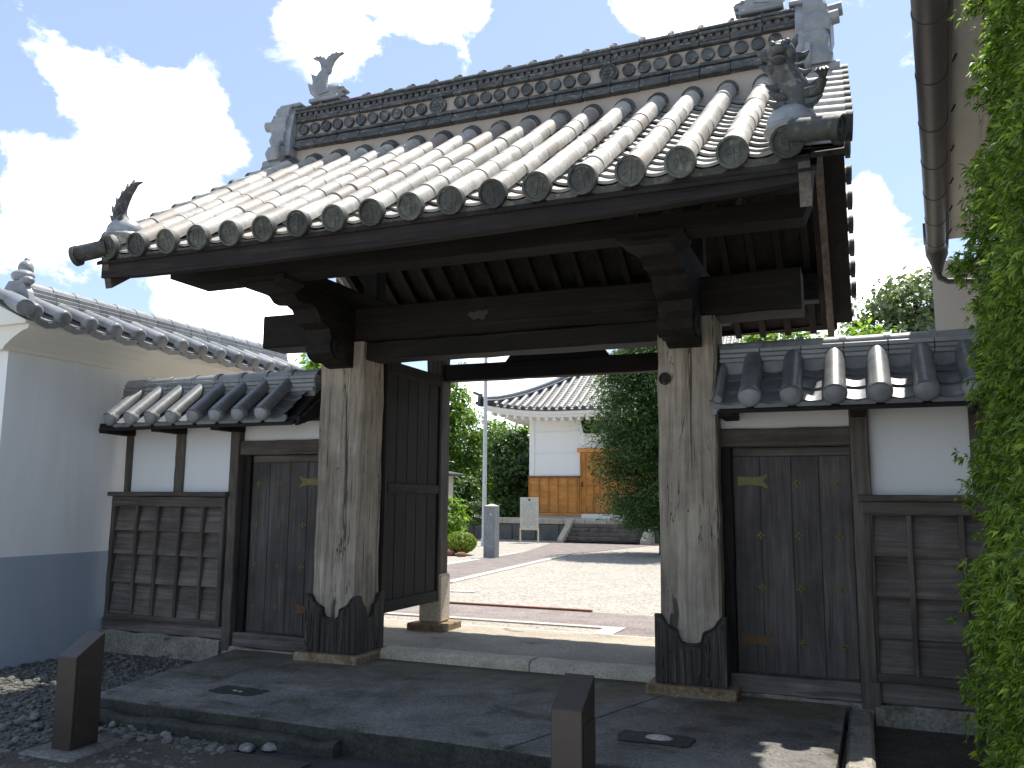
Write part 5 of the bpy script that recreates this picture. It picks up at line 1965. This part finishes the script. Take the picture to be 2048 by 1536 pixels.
build('bird_perch', MB().tube([(ex - .05, ey, ez + .15), (ex - .35, ey - .1, ez + .28)], .06, 10), 'ridge', oo, 40)
build('bird_perch', MB().tube([(ex - .05, ey, ez - .2), (ex - .25, ey - .12, ez - .16)], .07, 10), 'ridge', oo, 40)
mx_, my_, mz_ = pts[6]
build('ridge_end_tile', MB().prism([(my_ - .2, mz_ - .05), (my_ + .2, mz_ - .05), (my_ + .15, mz_ + .25), (my_, mz_ + .36), (my_ - .15, mz_ + .25)], 'x', mx_ - .16, mx_ - .06), 'ridge', hroof)
build('corner_rafter', MB().tube([(EX0 + .05, EY + .15, 5.0 + up(EX0)), (EX0 + .5, EY + .5, 4.95 + up(EX0 + .5))], .09, 8), 'wood_x', hall)
# left slope of the hip
v, f = [], []
for d in np.linspace(0, 6, 8):
    v += [(EX0 + d, EY + d, hz_(d, EX0 + d)), (EX0 + d, 34 - d, hz_(d, EX0 + d))]
for i in range(7):
    f.append((2 * i, 2 * i + 1, 2 * i + 3, 2 * i + 2))
build('roof_slope', MB().add(v, f), 'hall_tile', hroof, 40)

# ------------------------------------------------------------------ trees
cf = thing('conifer', 'dark green conifer with drooping boughs before the hall', 'tree', (-2.2, 17.0, .04))
P, Nn = [], []
mbt = MB().tube([(-2.2, 17, -.05), (-2.17, 17.02, 2.5), (-2.23, 17, 5.0), (-2.2, 17, 6.9)], [.16, .13, .08, .02], 10)
r_ = random.Random(11)
nb = 150
for k in range(nb):
    z = .95 + 5.7 * (k / nb) ** .92
    az = r_.uniform(0, 6.283)
    prof_ = np.interp(z, [.9, 1.4, 2.0, 3.0, 4.0, 5.0, 6.0, 7.0], [1.0, 1.5, 1.95, 1.85, 2.0, 1.8, 1.3, .4])
    ln2 = prof_ * r_.uniform(.80, 1.05)
    dx, dy = math.cos(az), math.sin(az)
    st_ = np.array([-2.2, 17.0, z - .25])
    en = np.array([-2.2 + dx * ln2, 17 + dy * ln2, z + r_.uniform(-.15, .12)])
    mbt.tube([tuple(st_), tuple((st_ + en) / 2 + np.array([0, 0, .12])), tuple(en)], [.03, .02, .006], 5)
    m = 640
    u = rng.uniform(.12, 1.05, m) ** .8
    sp = .16 + .16 * (1 - np.abs(u - .55))
    p = st_ + (en - st_) * u[:, None] + rng.normal(size=(m, 3)) * np.array([1, 1, .55]) * sp[:, None]
    p[:, 2] += .12 * np.sin(u * 3.1) - .12 * u
    P.append(p)
    Nn.append(rng.normal(size=(m, 3)) * .5 + np.array([dx * .5, dy * .5, .9]))
P, Nn = np.concatenate(P), np.concatenate(Nn)
V, F = leaf_cards(P, Nn, .038, 3.6)
quads('crown', V, F, 'leaf_conifer', cf)
build('trunk', mbt, 'bark', cf, 50)

G1 = 'trees along the back of the courtyard'
tree('tree', 'tall slender bright green tree at the left of the door opening', 'tree', (-16.2, 31.5, .04), 8.0, [((-.2, 0, 6.6), (1.0, 1.0, 2.0), .4), ((.3, 0, 4.6), (1.4, 1.2, 1.8), .35), ((0, 0, 2.8), (1.5, 1.3, 1.4), .25)], 'leaf_bright', .10, G1, 6500, 120, .13, .26, 21)
tree('tree', 'feathery light green tree leaning right behind the flagpole', 'tree', (-13.6, 32.5, .04), 5.4, [((-.4, 0, 4.3), (1.4, 1.2, 1.2), .4), ((.9, 0, 3.6), (1.5, 1.2, 1.1), .35), ((-.6, 0, 2.4), (1.6, 1.2, 1.3), .25)], 'leaf_bright', .10, G1, 6500, 120, .12, .28, 22)
tree('tree', 'dense dark glossy broadleaf tree beside the white hall', 'tree', (-11.6, 29.0, .04), 4.8, [((0, 0, 3.2), (1.5, 1.3, 1.6), .5), ((.9, .3, 2.9), (1.2, 1.2, 1.8), .3), ((-.3, -.3, 1.3), (1.5, 1.2, 1.1), .2)], 'leaf_mid', .13, G1, 8000, 110, .13, .26, 23)
tree('tree', 'low dark green tree filling under the slender tree', 'tree', (-16.6, 29.5, .04), 4.0, [((0, 0, 2.2), (1.7, 1.3, 1.6), .6), ((1.5, 0, 1.5), (1.4, 1.2, 1.2), .4)], 'leaf_mid', .12, G1, 5500, 80, .14, .28, 24)
tree('tree', 'broad mid green tree farthest back under the hall eave', 'tree', (-12.8, 37.0, .04), 6.4, [((0, 0, 4.3), (2.6, 1.8, 1.9), .6), ((-2.6, 0, 3.2), (2.2, 1.6, 2.4), .4)], 'leaf_bright', .16, G1, 7000, 110, .17, .38, 25)
tree('tree', 'wide dark tree massed at the left end of the courtyard', 'tree', (-20.5, 36.0, .04), 7.0, [((0, 0, 4.2), (3.0, 2.0, 2.8), .6), ((3.0, 0, 2.2), (2.4, 1.8, 2.0), .4)], 'leaf_mid', .18, G1, 6500, 90, .2, .42, 26)
tree('shrub', 'glossy shrub at the foot of the trees, left of the notice board', 'shrub', (-11.4, 26.6, .04), 1.3, [((0, 0, .75), (1.0, .7, .65), 1.0)], 'leaf_mid', .05, None, 2400, 40, .11, .16, 27)
tree('shrub', 'dark shrub behind the garden light', 'shrub', (-15.4, 28.0, .04), 1.5, [((0, 0, .9), (1.5, .7, .8), 1.0)], 'leaf_mid', .05, None, 2400, 40, .12, .18, 28)

tree('tree', 'pale leaved airy tree rising behind the right wing wall', 'tree', (5.2, 21.0, .04), 8.6, [((-.1, 0, 7.5), (1.5, 1.2, 1.1), .25), ((-1.0, 0, 6.4), (1.5, 1.2, 1.2), .25), ((.9, 0, 6.6), (1.5, 1.2, 1.2), .25), ((0, 0, 5.1), (2.3, 1.3, 1.2), .25)], 'leaf_pale', .13, None, 9500, 150, .13, .26, 31)
tree('tree', 'low green tree showing under the right rear eave', 'tree', (2.0, 15.0, .04), 6.0, [((-.6, 0, 4.7), (1.7, 1.1, 1.25), .4), ((1.4, 0, 4.6), (1.7, 1.1, 1.2), .35), ((.4, 0, 3.0), (2.4, 1.2, 1.2), .25)], 'leaf_bright', .12, None, 8500, 130, .11, .24, 32)
tree('tree', 'bright green tree peeking between outbuilding roof and left post', 'tree', (-8.4, 9.2, .04), 4.9, [((0, 0, 3.9), (1.0, .9, 1.0), 1.0)], 'leaf_bright', .10, None, 2600, 40, .10, .2, 33)


# ------------------------------------------------------------------ bollards in the foreground
def bollard(cx, cy, label, plate=True):
    t = thing('bollard', label, 'bollard', (cx, cy, -.155), 'slant topped bollards before the gate')
    w, d = .085, .115
    z0, zf, zb = -.15, .475, .615
    v = [(cx - w, cy - d, z0), (cx + w, cy - d, z0), (cx + w, cy + d, z0), (cx - w, cy + d, z0), (cx - w, cy - d, zf), (cx + w, cy - d, zf), (cx + w, cy + d, zb), (cx - w, cy + d, zb)]
    b = MB().add(v, [(0, 1, 2, 3), (4, 5, 6, 7), (0, 1, 5, 4), (1, 2, 6, 5), (2, 3, 7, 6), (3, 0, 4, 7)])
    bm = bmesh.new()
    me_ = b.mesh('body')
    bm.from_mesh(me_)
    bmesh.ops.bevel(bm, geom=bm.edges[:], offset=.004, segments=1, affect='EDGES')
    bm.to_mesh(me_)
    bm.free()
    body = place('body', me_, 'bronze', t)
    build('lamp_slot', MB().box(cx - w + .012, cx + w - .012, cy + d + .001, cy + d + .012, .40, .585, .003), 'black', body)
    build('side_cover', MB().box(cx + w + .001, cx + w + .005, cy - d + .03, cy + d - .01, -.10, .40, .001), 'bronze', body)
    if plate:
        build('footing', MB().box(cx - .22, cx + .24, cy - .26, cy + .26, -.28, -.125, .012), 'concrete', t)


bollard(-2.01, -2.72, 'brown slant topped bollard on the gravel before the left wall')
bollard(1.555, -2.72, 'brown slant topped bollard in the foreground before the gate opening')
